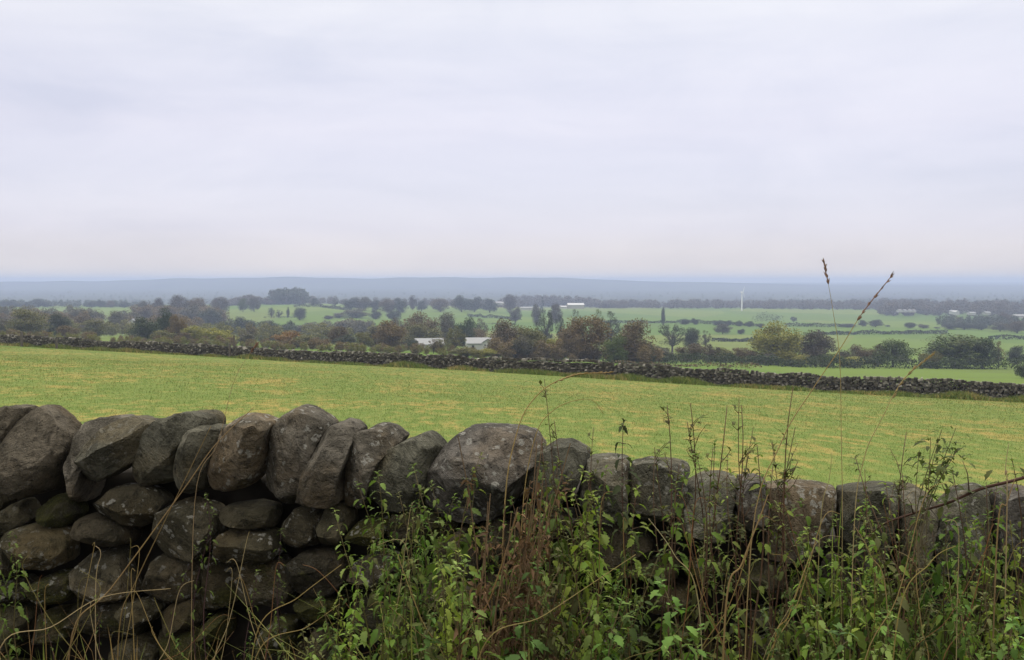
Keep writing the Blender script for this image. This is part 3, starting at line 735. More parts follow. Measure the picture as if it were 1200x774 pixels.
# wooden pole and gate posts
def post(px, y, h, r_, label, name='wooden_post', cap=False):
    p = on_ground(px, y); root = empty(name, p)
    mb = MB(); mb.tube([(0, 0, -.3), (0, 0, h*.5), (0.01, 0, h)], [r_, r_*.95, r_*.9], 10); mb.build('shaft', M_POST, root, True, 40)
    if cap: mb = MB(); mb.tube([(0, 0, h), (0, 0, h+.03)], [r_*1.15, r_*1.0], 10); mb.build('cap', M_POST, root)
    tag(root, label, 'post')
post(274, 106.8, 2.3, .10, 'tall wooden pole behind the far wall beside yellow-green bush', 'wooden_pole', True)
post(269, 106.0, 1.45, .13, 'short dark post in the far wall left of the tall pole')
post(25, 118.0, 1.75, .16, 'dark gate post in front of the far wall near left edge')
post(66, 114.5, 1.1, .14, 'short brown stump post at the far wall right of the gate post')

# ------------------------------------------------------------------ near dry stone wall: every stone its own part
nrm = Vector((-.197, -1, 0)).normalized(); e1 = Vector((1, -.197, 0)).normalized()
def on_wall(px, row):
    u, s = ray(px, row); y = 3.516/(1+.197*u); return Vector((u*y, y, Z0+s*y))
def crop(k, pts): ox = 300*k; return [(ox+x/2.39, 450+y/2.39) for x, y in pts]
COPE = [
 (0, [(-40, 80), (40, 62), (75, 70), (60, 110), (45, 170), (35, 210), (10, 250), (-50, 265)]),
 (0, [(100, 75), (130, 63), (165, 85), (190, 115), (212, 150), (205, 185), (185, 215), (170, 260), (150, 295), (120, 310), (75, 308), (50, 290), (42, 230), (45, 170), (60, 115)]),
 (0, [(215, 115), (260, 100), (310, 95), (335, 105), (310, 150), (270, 200), (240, 250), (235, 300), (232, 332), (190, 335), (178, 300), (195, 240), (212, 180)]),
 (0, [(235, 195), (300, 130), (350, 95), (390, 93), (430, 110), (440, 130), (415, 165), (395, 205), (350, 235), (310, 260), (260, 268), (238, 272), (228, 235)]),
 (0, [(440, 130), (480, 100), (530, 83), (575, 82), (590, 100), (590, 125), (570, 150), (540, 180), (520, 215), (505, 260), (480, 282), (420, 282), (385, 262), (390, 220), (415, 165)]),
 (0, [(520, 160), (545, 130), (575, 115), (605, 120), (630, 125), (618, 180), (605, 220), (590, 270), (570, 300), (530, 304), (505, 285), (510, 220)]),
 (0, [(630, 150), (650, 110), (690, 85), (730, 90), (774, 108), (762, 140), (755, 175), (740, 230), (715, 270), (690, 290), (640, 300), (610, 290), (595, 250), (602, 200)]),
 (1, [(75, 90), (120, 65), (150, 75), (180, 90), (210, 115), (190, 150), (160, 210), (140, 260), (130, 320), (95, 345), (70, 340), (40, 310), (30, 280), (35, 220), (45, 150)]),
 (1, [(205, 130), (240, 100), (275, 105), (297, 130), (280, 165), (265, 220), (245, 270), (250, 320), (190, 340), (150, 335), (125, 310), (135, 260), (160, 200)]),
 (1, [(290, 140), (330, 118), (375, 125), (408, 155), (395, 172), (360, 200), (335, 260), (310, 330), (280, 362), (258, 330), (250, 270), (265, 205)]),
 (1, [(350, 195), (420, 160), (480, 138), (505, 155), (528, 190), (510, 215), (490, 240), (470, 330), (400, 370), (345, 352), (322, 330), (335, 260)]),
 (1, [(490, 235), (530, 190), (570, 140), (600, 122), (650, 120), (717, 124), (770, 140), (795, 180), (780, 250), (740, 300), (700, 360), (600, 380), (520, 370), (478, 340)]),
 (2, [(75, 190), (120, 165), (160, 165), (213, 190), (210, 215), (190, 250), (165, 300), (115, 360), (60, 350), (45, 270)]),
 (2, [(215, 210), (270, 205), (322, 215), (325, 260), (312, 330), (250, 382), (205, 380), (180, 330), (195, 265)]),
 (2, [(330, 225), (380, 215), (450, 220), (492, 230), (497, 250), (468, 290), (455, 350), (400, 380), (335, 382), (322, 300)]),
 (2, [(482, 290), (530, 265), (590, 262), (628, 280), (630, 330), (620, 400), (560, 430), (480, 420), (460, 360)]),
 (2, [(632, 270), (680, 268), (712, 280), (714, 330), (705, 400), (640, 410), (625, 340)]),
 (3, [(-8, 285), (60, 278), (125, 282), (190, 300), (192, 350), (170, 420), (140, 480), (60, 487), (0, 485), (-10, 400)]),
 (3, [(200, 300), (260, 288), (330, 285), (362, 290), (357, 330), (342, 420), (330, 500), (280, 540), (210, 500), (190, 400)]),
 (3, [(368, 300), (410, 290), (470, 325), (482, 345), (465, 400), (455, 500), (400, 520), (350, 490), (355, 380)]),
 (3, [(482, 345), (530, 300), (590, 288), (627, 310), (627, 350), (617, 400), (600, 480), (540, 520), (470, 500), (465, 420)]),
 (3, [(632, 300), (680, 290), (740, 300), (770, 340), (765, 470), (700, 500), (622, 480), (622, 400)]),
 (3, [(775, 310), (840, 295), (880, 320), (880, 480), (800, 500), (770, 470)]),
]
BODY = [
 (0, [(272, 350), (330, 288), (400, 280), (440, 300), (470, 330), (440, 380), (400, 400), (330, 385)], .1),
 (0, [(118, 345), (160, 312), (200, 325), (212, 370), (180, 402), (130, 388)], .55),
 (0, [(238, 370), (290, 360), (350, 385), (380, 410), (370, 445), (310, 442), (250, 418)], -.1),
 (0, [(462, 345), (530, 322), (600, 340), (630, 370), (620, 440), (560, 490), (480, 482), (440, 420)], .1),
 (0, [(60, 400), (110, 388), (180, 402), (212, 430), (207, 490), (150, 502), (90, 480), (68, 450)], .15),
 (0, [(215, 510), (260, 475), (340, 462), (352, 520), (382, 592), (300, 612), (240, 602), (225, 550)], .0),
 (0, [(128, 540), (180, 518), (227, 530), (225, 590), (180, 607), (135, 592)], .5),
 (0, [(632, 340), (717, 328), (775, 340), (780, 362), (770, 398), (700, 396), (640, 372)], .1),
 (0, [(615, 460), (640, 410), (700, 392), (775, 412), (790, 470), (760, 490), (700, 494), (620, 492)], .25),
 (0, [(-20, 540), (60, 545), (102, 580), (90, 608), (20, 602), (-20, 590)], .3),
 (0, [(-20, 612), (60, 612), (97, 642), (70, 722), (-20, 742)], .4),
 (0, [(-20, 372), (60, 325), (88, 380), (60, 400), (0, 422), (-20, 420)], .1),
 (0, [(-30, 440), (50, 455), (60, 530), (10, 535), (-30, 530)], .2),
 (0, [(360, 610), (430, 595), (462, 620), (440, 662), (370, 672)], .3),
 (0, [(455, 642), (500, 602), (560, 610), (572, 660), (540, 690), (470, 692)], .3),
 (0, [(588, 650), (630, 655), (632, 710), (580, 722)], .65),
 (0, [(320, 730), (400, 705), (450, 740), (440, 790), (330, 790)], .25),
 (0, [(108, 645), (190, 630), (205, 700), (150, 730), (100, 710)], .45),
 (1, [(72, 395), (110, 350), (150, 340), (185, 362), (188, 440), (130, 466), (80, 442)], .2),
 (1, [(192, 360), (222, 325), (260, 345), (268, 392), (240, 440), (192, 455)], .1),
 (1, [(248, 440), (290, 385), (372, 373), (382, 400), (330, 447)], .6),
 (1, [(95, 505), (140, 468), (210, 458), (250, 482), (262, 540), (210, 592), (120, 582)], .3),
 (1, [(275, 500), (330, 470), (400, 470), (420, 530), (360, 560), (285, 560)], .1),
 (1, [(110, 610), (180, 588), (250, 600), (250, 652), (120, 655)], .5),
 (1, [(20, 690), (60, 655), (112, 665), (112, 742), (25, 745)], .55),
 (1, [(145, 725), (180, 665), (240, 690), (240, 790), (140, 790)], .35),
 (2, [(300, 505), (420, 490), (470, 500), (460, 540), (330, 545)], .45), (2, [(480, 495), (600, 488), (610, 540), (500, 540)], .55),
 (2, [(360, 590), (430, 552), (500, 570), (505, 625), (400, 640)], .3), (2, [(425, 665), (510, 670), (505, 725), (430, 720)], .6),
 (2, [(660, 640), (720, 600), (760, 640), (740, 690), (670, 690)], .4), (2, [(630, 720), (690, 690), (760, 710), (760, 790), (640, 790)], .4),
 (2, [(640, 525), (700, 510), (740, 540), (720, 590), (650, 590)], .5),
 (3, [(30, 600), (110, 510), (150, 560), (130, 640), (60, 640)], .5), (3, [(0, 660), (80, 650), (140, 665), (130, 700), (0, 705)], .65),
 (3, [(-10, 500), (40, 505), (60, 560), (20, 600), (-30, 580)], .3),
]
def resample(poly, k):
    c = sum((Vector((*p, 0)) for p in poly), Vector())/len(poly)
    cx, cy = c.x, c.y; rr = []
    for i in range(k):
        th = 2*math.pi*i/k; dx, dy = math.cos(th), math.sin(th); best = 1
        for (ax, ay), (bx, by) in zip(poly, poly[1:]+poly[:1]):
            ex, ey = bx-ax, by-ay; den = dx*ey-dy*ex
            if abs(den) < 1e-9: continue
            t = ((ax-cx)*ey-(ay-cy)*ex)/den; s = ((ax-cx)*dy-(ay-cy)*dx)/den
            if t > 0 and -1e-6 <= s <= 1+1e-6: best = max(best, t)
        rr.append(best)
    return cx, cy, rr
def stone(name, poly, parent, mat, depth, coff, seed, res=(56, 26), moss=.2, tint=(1, 1, 1), tilt=.1, grow=1.0):
    r = random.Random(seed); K, Lr = res
    cx, cy, rr = resample(poly, K)
    rr = [(rr[i-1]+2*rr[i]+rr[(i+1) % K])/4 for i in range(K)]
    c0 = on_wall(cx, cy)
    ring = []
    for i in range(K):
        th = 2*math.pi*i/K; q = on_wall(cx+math.cos(th)*rr[i]*grow, cy+math.sin(th)*rr[i]*grow)-c0
        ring.append((q.dot(e1), q.z))
    V = [];
    kx = r.uniform(3.6, 6); sk = (r.uniform(-.25, .25), r.uniform(-.2, .1))
    for j in range(1, Lr):
        t = -math.cos(math.pi*j/Lr); t = math.copysign(abs(t)**.8, t)
        f = (1-abs(t)**kx)**(1/kx)
        for a, b in ring: V.append([a*f+sk[0]*depth*t*.5*(1 if t > 0 else 0), b*f+sk[1]*depth*t*.5*(1 if t > 0 else 0), t*depth/2])
    V.append([0, 0, -depth/2]); V.append([sk[0]*depth*.5, sk[1]*depth*.5, depth/2])
    V = np.array(V); ext = np.abs(V).max(0)
    mid_j = int(np.argmin([abs(V[j*K:(j+1)*K, 2]).mean() for j in range(Lr-1)])); RING = slice(mid_j*K, (mid_j+1)*K)
    for q in range(r.randint(6, 8)+r.randint(7, 11)):         # large split faces, then knocked-off corners
        big_ = q < 6
        d = np.array([r.gauss(0, 1), r.gauss(0, 1), abs(r.gauss(0, 1))*(1.1 if big_ else .8)+(.6 if big_ else 0)]); d = d/ext; d /= np.linalg.norm(d)
        h = V@d; lim = max(h.max()*(r.uniform(.46, .74) if big_ else r.uniform(.78, .92)), h[RING].max()*(.95 if big_ else .92))
        over = np.clip(h-lim, 0, None); V = V-over[:, None]*d[None, :]*.985
    o3 = Vector((seed*3.7, seed*1.3, 0)); amp = min(ext[0], ext[1])
    for i in range(len(V)):
        p = Vector(V[i]); g = p.normalized() if p.length > 1e-6 else Vector((0, 0, 1))
        d = .045*mnoise.noise(p/amp*1.1+o3)+.030*mnoise.noise(p/amp*2.6+o3)+.022*mnoise.noise(p/amp*6+o3)+.010*mnoise.noise(p/amp*14+o3)-.05*max(0, .35-abs(mnoise.noise(p/amp*1.9+o3*1.7))*3.2)
        V[i] += np.array(g)*d*amp
    F = []
    for j in range(Lr-2):
        for i in range(K):
            a = j*K+i; b = j*K+(i+1) % K; F.append((a, b, b+K, a+K))
    s0 = (Lr-1)*K
    for i in range(K): F.append((s0, (i+1) % K, i)); F.append((s0+1, (Lr-2)*K+i, (Lr-2)*K+(i+1) % K))
    W = [tuple(e1*v[0]+Vector((0, 0, 1))*v[1]+nrm*v[2]) for v in V]
    o = mesh_obj(name, W, F, mat, parent, True, 24)
    o.location = c0+nrm*coff-parent.location
    o.color = (*tint, moss); return o
WALL = empty('dry_stone_wall', on_wall(600, 800))
tag(WALL, 'near mossy gritstone field wall with upright slanting coping stones', 'wall', 'dry stone walls of the field')
cope_px = []
for i, (k, pts) in enumerate(COPE):
    poly = crop(k, pts); cope_px.append(poly)
    r = random.Random(i); g = r.uniform(.85, 1.2)
    depth = .34 if i < 11 else .38
    stone('coping_stone', poly, WALL, M_COPE, depth, (-.05 if i == 2 else .02)+r.uniform(-.02, .03), 11+i, (120, 60), .10+.12*r.random(), tuple(g*c*1.05 for c in r.choice([(1, .98, .95), (.93, .98, .90), (1.03, .97, .88), (.97, .97, 1.03), (.85, .88, .80)])), grow=1.03)
body_px = []
for i, (k, pts, moss) in enumerate(BODY):
    poly = crop(k, pts); body_px.append(poly); r = random.Random(100+i); g = r.uniform(.75, 1.25)
    stone('wall_stone', poly, WALL, M_STONE, .26, .03+r.uniform(-.03, .04), 60+i, (84, 42), moss+.12, (g*1.0, g*r.uniform(.95, 1), g*r.uniform(.85, .97)), grow=1.04)
PACK = []
def inside(poly, x, y):
    c = False; j = len(poly)-1
    for i in range(len(poly)):
        xi, yi = poly[i]; xj, yj = poly[j]
        if (yi > y) != (yj > y) and x < (xj-xi)*(y-yi)/(yj-yi)+xi: c = not c
        j = i
    return c
def top_line(px): return np.interp(px, [0, 60, 200, 300, 420, 520, 620, 700, 800, 900, 1000, 1100, 1200], [566, 578, 572, 585, 598, 600, 602, 606, 618, 640, 665, 660, 655])
solids = cope_px+body_px
boxes = [(min(p[0] for p in q), max(p[0] for p in q), min(p[1] for p in q), max(p[1] for p in q)) for q in solids]
def hit(x, y): return any(b[0] <= x <= b[1] and b[2] <= y <= b[3] and inside(q, x, y) for q, b in zip(solids, boxes))
sites = []; r = random.Random(5)
row = 590; k = 0
while row < 830:
    hh = r.uniform(34, 46); px = -60+(k % 2)*26
    while px < 1270:
        ww = r.uniform(50, 78) if px > 380 else r.uniform(38, 62)
        x, y = px+ww/2+r.uniform(-6, 6), row+hh/2+r.uniform(-7, 7)
        if y > top_line(x)+8 and not any(hit(x+a, y+b) for a, b in ((0, 0), (11, 0), (-11, 0), (0, 9), (0, -9))): sites.append((x, y))
        px += ww
    row += hh; k += 1
auto = []
for i, (x, y) in enumerate(sites):
    poly = []
    for a in range(30):
        th = 2*math.pi*a/30; dx, dy = math.cos(th), math.sin(th); t = 3
        while t < 46:
            qx, qy = x+dx*t, y+dy*t
            if hit(qx, qy) or qy < top_line(qx)-4: break
            d0 = (dx*t)**2+(dy*t*1.35)**2
            if any((qx-sx)**2+((qy-sy)*1.35)**2 < d0 for j, (sx, sy) in enumerate(sites) if j != i and abs(sx-x) < 100 and abs(sy-y) < 90): break
            t += 1.5
        poly.append((x+dx*t*.98, y+dy*t*.98))
    auto.append((abs(sum(a[0]*b[1]-a[1]*b[0] for a, b in zip(poly, poly[1:]+poly[:1]))), poly))
auto.sort(key=lambda t: -t[0])
for i, (ar, poly) in enumerate(auto[:100-len(BODY)]):
    r = random.Random(300+i); g = r.uniform(.65, 1.2)
    stone('wall_stone', poly, WALL, M_STONE, .24, r.uniform(-.05, .02), 200+i, (64, 32), r.uniform(.2, .65), (g*1.0, g*r.uniform(.95, 1), g*r.uniform(.85, .97)))
# the wall runs on past both edges of the photo
def project(p):
    u = p.x/p.y; q = (p.z-Z0)/p.y; dv = (q*cp+sp)/(cp-q*sp); return 600+1200*u*(cp+dv*sp), 387-1200*dv
def wall_poly(x, z, w, h, r):
    P = []
    for k in range(11):
        t = 2*math.pi*k/11; c_, s_ = math.cos(t), math.sin(t); f = r.uniform(.86, 1.08)/max(abs(c_), abs(s_))**.6
        X = x+c_*f*w/2+.15*s_*h/2; P.append(project(Vector((X, wall_y(X), z+s_*f*h/2))))
    return P
EXT = []
for side, px_e, top_row in ((-1, -22, 488), (1, 1268, 582)):
    e = on_wall(px_e, top_row); x = e.x; r = random.Random(77+side); gx = 0
    while abs(x-e.x) < 1.5:
        w_ = r.uniform(.22, .34); h_ = r.uniform(.33, .42); x += side*w_/2; zt = e.z-.045*(x-e.x)
        i = len(EXT)
        stone('coping_stone', wall_poly(x, zt-h_/2, w_, h_, r), WALL, M_COPE, .35, r.uniform(0, .04), 700+i+side, (72, 36), .15)
        EXT.append(x)
        for k in range(5):
            hh = .17; z_ = zt-h_-.09-k*hh+r.uniform(-.02, .02)
            EXT_S = stone('wall_stone', wall_poly(x+r.uniform(-.06, .06), z_, w_*1.12, hh*1.08, r), WALL, M_STONE, .26, r.uniform(-.03, .03), 800+i*7+k, (40, 20), r.uniform(.2, .6))
            PACK.append(EXT_S)
        x += side*w_/2
# those beyond the hundred largest face stones make one part
pv = []; pf = []
for o in PACK:
    b = len(pv); pv += [tuple(v.co+o.location) for v in o.data.vertices]; pf += [tuple(b+i for i in p.vertices) for p in o.data.polygons]; bpy.data.objects.remove(o)
o = mesh_obj('packing_stones', pv, pf, M_STONE, WALL, True, 24); o.color = (.95, .93, .86, .4); o['kind'] = 'stuff'
# rubble packing of the wall's heart, coloured near black as shade between the stones
core_v = []; core_f = []; nx_, nz_ = 210, 26
for side, c in ((0, -.15), (1, -.42)):
    for j in range(nz_):
        for i in range(nx_):
            px = -420+2160*i/(nx_-1); s = j/(nz_-1); pc = min(max(px, 0), 1200); row = 840-s*(840-top_line(pc)+12)
            q = on_wall(pc, row); q0 = on_wall(px, 500); q = Vector((q0.x, q0.y, q.z-.045*(q0.x-q.x))); d = .05*mnoise.noise(q*7)+.03*mnoise.noise(q*19)
            core_v.append(tuple(q+nrm*(c+(d if side == 0 else -d))-WALL.location))
nn = nx_*nz_
for j in range(nz_-1):
    for i in range(nx_-1):
        a = j*nx_+i; core_f.append((a, a+1, a+1+nx_, a+nx_)); core_f.append((nn+a+nx_, nn+a+1+nx_, nn+a+1, nn+a))
for i in range(nx_-1):
    a = (nz_-1)*nx_+i; core_f.append((a, a+1, nn+a+1, nn+a))
o = mesh_obj('rubble_core', core_v, core_f, M_GAP_SHADE, WALL, True)

# ------------------------------------------------------------------ verge plants
def leaf_shape(L, W, fold, droop, teeth=4):
    """serrated pointed leaf along +x, base at origin: strips either side of the midrib"""
    mid = []; lf = []; rt = []
    k = 2*teeth
    for i in range(k+1):
        t = i/k; w = W*math.sin(math.pi*min(1, t*.93+.04))**.8*(1-t*.35)*(1.0 if i % 2 == 0 else .70)
        if i == k: w = 0
        x = L*t; z = -droop*L*t*t
        mid.append((x, 0, z)); lf.append((x+.06*L*(i % 2 == 0), w, z+w*fold)); rt.append((x+.06*L*(i % 2 == 0), -w, z+w*fold))
    return mid, lf, rt
def add_leaf(V, F, pos, yaw, pitch, L, W, fold=.35, droop=.35, roll=0, teeth=3):
    mid, lf, rt = leaf_shape(L, W, fold, droop, teeth)
    cy_, sy_ = math.cos(yaw), math.sin(yaw); cp_, sp_ = math.cos(pitch), math.sin(pitch); cr, sr = math.cos(roll), math.sin(roll)
    def tr(p):
        x, y, z = p; y, z = y*cr-z*sr, y*sr+z*cr; x, z = x*cp_-z*sp_, x*sp_+z*cp_
        return (pos[0]+x*cy_-y*sy_, pos[1]+x*sy_+y*cy_, pos[2]+z)
    b = len(V); k = len(mid)
    for a in mid+lf+rt: V.append(tr(a))
    for i in range(k-1):
        F.append((b+i, b+i+1, b+k+i+1, b+k+i)); F.append((b+i+1, b+i, b+2*k+i, b+2*k+i+1))
def nettle_proto(seed, kind='nettle'):
    r = random.Random(seed); root = empty('nettle', (0, 0, -500)); H = 1.0
    bend = (r.gauss(0, .08), r.gauss(0, .08))
    def sp_at(z): return (bend[0]*z*z+.012*math.sin(z*9+seed), bend[1]*z*z+.012*math.cos(z*8+seed), z)
    mb = MB(); mb.tube([sp_at(z*H) for z in np.linspace(-.05, 1, 14)], list(np.linspace(.0040, .0007, 14)), 6)
    V = []; F = []
    z = .12; yaw = r.uniform(0, 3)
    while z < .99:
        p = sp_at(z); t = z
        L = (.043 if t < .7 else .043-.08*(t-.7))*r.uniform(.6, 1.2)
        if kind == 'sparse': L *= .6
        for s in (0, math.pi):
            if r.random() < (.08 if kind == 'nettle' else .35): continue
            y_ = yaw+s+r.gauss(0, .2); pl = L*.5; pt = r.gauss(.35, .25)
            q = (p[0]+math.cos(y_)*pl*math.cos(pt), p[1]+math.sin(y_)*pl*math.cos(pt), p[2]+math.sin(pt)*pl)
            mb.tube([p, q], [.0011, .0007], 4, False)
            add_leaf(V, F, q, y_, r.gauss(-.3, .3), L, L*.34, .35, r.uniform(.4, 1.2), r.gauss(0, .3), 4)
            if t < .93:      # small leaves of the side shoot in the axil
                for _ in range(r.randint(0, 3) if kind == 'nettle' else r.randint(0, 1)):
                    l2 = L*r.uniform(.35, .65); add_leaf(V, F, (p[0]+math.cos(y_)*L*.25+r.gauss(0, .006), p[1]+math.sin(y_)*L*.25+r.gauss(0, .006), p[2]+r.uniform(.004, .02)), y_+r.gauss(0, .9), r.gauss(.15, .4), l2, l2*.32, .35, r.uniform(.3, 1), r.gauss(0, .3))
        yaw += math.pi/2+r.gauss(0, .2); z += r.uniform(.048, .075) if t < .7 else r.uniform(.03, .045)
    tp_ = sp_at(1.0)
    for k in range(7):
        l2 = r.uniform(.009, .017); add_leaf(V, F, (tp_[0], tp_[1], tp_[2]-.004*k), k*1.57+r.gauss(0, .3), r.gauss(.6, .3), l2, l2*.33)
    mb.build('stem', M_STEM, root, True); mesh_obj('leaves', V, F, M_NETTLE, root, True)
    return root
def willow_proto(seed):
    """tall reddish seeding stem with small side branches and few leaves"""
    r = random.Random(seed); root = empty('seeding_weed', (0, 0, -500)); b = (r.gauss(0, .05), r.gauss(0, .05))
    def sp_at(z): return (b[0]*z*z+.006*math.sin(z*11+seed), b[1]*z*z+.006*math.cos(z*9+seed), z)
    mb = MB(); mb.tube([sp_at(z) for z in np.linspace(-.05, 1, 16)], list(np.linspace(.0026, .0007, 16)), 6); V = []; F = []
    for k in range(16):
        z = r.uniform(.25, .98); p = sp_at(z); y_ = r.uniform(0, 6.28)
        if z > .55:
            L = r.uniform(.02, .07); q = (p[0]+math.cos(y_)*L*.55, p[1]+math.sin(y_)*L*.55, p[2]+L*.85)
            mb.tube([p, ((p[0]+q[0])/2+.004, (p[1]+q[1])/2, (p[2]+q[2])/2), q], [.0008, .0007, .0005], 4, False)
            for _ in range(5):
                s = r.random(); add_leaf(V, F, [p[i]+(q[i]-p[i])*s for i in range(3)], r.uniform(0, 6.28), r.uniform(-.3, 1.1), r.uniform(.008, .022), r.uniform(.003, .006), teeth=2)
        else: add_leaf(V, F, p, y_, r.uniform(-.5, .3), r.uniform(.02, .05), r.uniform(.007, .013), droop=.7)
    mb.build('stem', M_STEM, root, True); mesh_obj('leaves', V, F, M_NETTLE, root, True); return root
NET = [nettle_proto(i) for i in range(9)]; SPA = [nettle_proto(40+i, 'sparse') for i in range(4)]; WIL = [willow_proto(70+i) for i in range(6)]
used = set()
def place(protos, x, y, h, name, label, cat, group=None, leafc=(.06, .10, .024), stemc=(.085, .075, .03), lean=(0, 0), base=None):
    i = random.randrange(len(protos)); src = protos[i]; key = src.name if src in used else None
    o = copy_tree(src) if src in used else src; used.add(src)
    o.location = (x, y, (gz(x, y)-.02) if base is None else base); o.scale = (h*random.uniform(.75, 1.12)*1.25,)*2+(h,)
    o.rotation_euler = (lean[1], lean[0], random.uniform(0, 6.28) if lean == (0, 0) else 0); o.name = name
    f = random.uniform(.75, 1.3)
    for ch in o.children: ch.color = (*[c*f for c in (leafc if ch.name.startswith('leaves') else stemc)], 1)
    return tag(o, label, cat, group)
def by_top(px, row, y):   # position and height of a plant whose tip shows at this pixel
    q = at(px, row, y); g = gz(q.x, y); return q.x, y, q.z-g+.02
# dense nettle clumps: (px0, px1, tip row range, depth range, count, label)
CL = [
 (440, 545, (560, 640), (2.9, 3.25), 24, 'green nettle in the dense growth left of withered brown dock'),
 (400, 545, (640, 730), (2.6, 3.0), 20, 'short green nettle low in front of growth left of withered dock'),
 (600, 720, (560, 650), (2.8, 3.15), 26, 'green nettle in the thick growth right of withered brown dock'),
 (560, 740, (640, 740), (2.5, 2.8), 20, 'short green nettle low in front, right of withered dock'),
 (740, 900, (590, 680), (2.7, 3.0), 7, 'green nettle growing before the middle coping stones'),
 (740, 900, (690, 760), (2.45, 2.7), 7, 'short green nettle low below the middle coping stones'),
 (930, 1080, (610, 690), (2.6, 2.95), 24, 'green nettle in the tangle below the bramble branch'),
 (1060, 1230, (590, 690), (2.55, 2.9), 32, 'green nettle in the thick growth at the right edge'),
 (960, 1230, (690, 760), (2.3, 2.6), 34, 'short green nettle along the bottom right corner'),
 (340, 440, (690, 760), (2.7, 3.1), 8, 'small green nettle at wall foot left of the dense growth'),
 (220, 420, (745, 775), (2.6, 2.9), 8, 'small green nettle sprouting along the bottom left of centre'),
]
for px0, px1, rr_, dd, cnt, lab in CL:
    cnt = max(5, round(cnt*.75))
    for k in range(cnt):
        px = px0+(px1-px0)*(k+random.random())/cnt; row = random.uniform(*rr_); y = random.uniform(*dd)
        x, y, h = by_top(px, row, y)
        c = random.choice([(.075, .135, .024), (.055, .105, .022), (.115, .185, .030), (.17, .215, .038), (.06, .09, .026), (.10, .105, .04), (.14, .19, .05)])
        place(NET, x, y, max(h, .15), 'nettle', lab, 'nettle', 'nettles along the wall foot', c)
for lab, protos, n_, pxa, pxb, ra, rb, ya, yb in (('leafy nettle rising over the coping in the growth at right', NET, 9, 935, 1210, 560, 625, 2.75, 2.95), ('leafy nettle against the coping between dock and dark spike', NET, 7, 620, 770, 535, 590, 2.9, 3.1), ('sparse-leaved nettle among the seeding stems before the coping', SPA, 9, 775, 930, 520, 600, 2.75, 2.95), ('sparse-leaved nettle among stalks at the right', SPA, 9, 930, 1210, 530, 620, 2.6, 2.9)):
    for k in range(n_):
        x, y, h = by_top(pxa+(pxb-pxa)*(k+random.random())/n_, random.uniform(ra, rb), random.uniform(ya, yb))
        place(protos, x, y, h, 'nettle', lab, 'nettle', 'nettles along the wall foot', random.choice([(.10, .16, .03), (.15, .20, .04), (.10, .12, .04)]), (.09, .06, .035))
for k, (px, row, lab) in enumerate([(612, 690, 'large-leaved nettle right of the rusty tuft'), (660, 715, 'large-leaved nettle low among shorter ones right of docks'), (860, 690, 'large-leaved nettle low below the large pale coping stone'), (985, 700, 'large-leaved nettle at the bottom below crossing stems'), (1060, 725, 'large-leaved nettle at the bottom under the bramble branch'), (1110, 700, 'large-leaved nettle before the straw tuft at right'), (1180, 690, 'large-leaved nettle at the right edge'), (455, 700, 'large-leaved nettle low left of docks'), (520, 660, 'large-leaved nettle before the lower withered dock'), (725, 750, 'large-leaved nettle at the bottom below dark leafy spike'), (420, 745, 'large-leaved nettle at the left end of the dense growth')]):
    y = 2.45 if px > 560 else 2.7
    x, y, h = by_top(px, row, y); o = place(NET, x, y, h, 'nettle', lab, 'nettle', 'nettles along the wall foot', random.choice([(.10, .18, .04), (.085, .15, .04), (.13, .20, .04)]))
    o.scale = (h*1.9, h*1.9, h)
# nettles that stand apart
for px, row, y, lab in [(486, 540, 3.0, 'tall nettle tip standing highest left of the withered brown dock'), (462, 553, 3.05, 'pale-topped nettle just left of tallest nettle tip'),
                        (540, 553, 2.95, 'leafy nettle tip touching the withered dock on its left'), (20, 615, 3.35, 'lone nettle by the wall at the left edge'),
                        (12, 640, 3.3, 'shorter nettle below the lone nettle at left edge'), (700, 545, 3.0, 'nettle tip right of the withered dock, against the coping'),
                        (855, 700, 2.5, 'broad-leaved nettle standing out below the coarse middle stems'), (1030, 560, 2.9, 'nettle tip beside dry grass below the bent grass stem')]:
    x, y, h = by_top(px, row, y); place(NET, x, y, h, 'nettle', lab, 'nettle', 'nettles along the wall foot', (.085, .125, .03))
for px, row, y, lab in [(240, 575, 3.35, 'sparse light-green weed sprig against the slanting coping stones'), (222, 590, 3.4, 'small sprig left of the light-green weed sprig on the wall'), (285, 660, 3.2, 'thin purplish weed before the wall left of centre'),
                        (300, 690, 3.1, 'low thin weed right of the thin purplish weed'), (330, 620, 3.3, 'weed sprig growing between stones left of the dense growth'), (190, 640, 3.35, 'weed sprig beside leaning straw stems'), (120, 690, 3.3, 'short sprig under the brown wall stone at left'), (65, 700, 3.2, 'thin weed at the left above mossy stones')]:
    x, y, h = by_top(px, row, y); place(SPA, x, y, h, 'weed_sprig', lab, 'weed', 'weed sprigs before the wall', (.10, .14, .035), (.06, .035, .035))
for px, row, y, lab in [(735, 484, 2.95, 'dark leafy spike standing alone above the middle coping')]:
    x, y, h = by_top(px, row, y); place(NET[:2], x, y, h, 'nettle', lab, 'nettle', None, (.035, .045, .02), (.06, .035, .025))
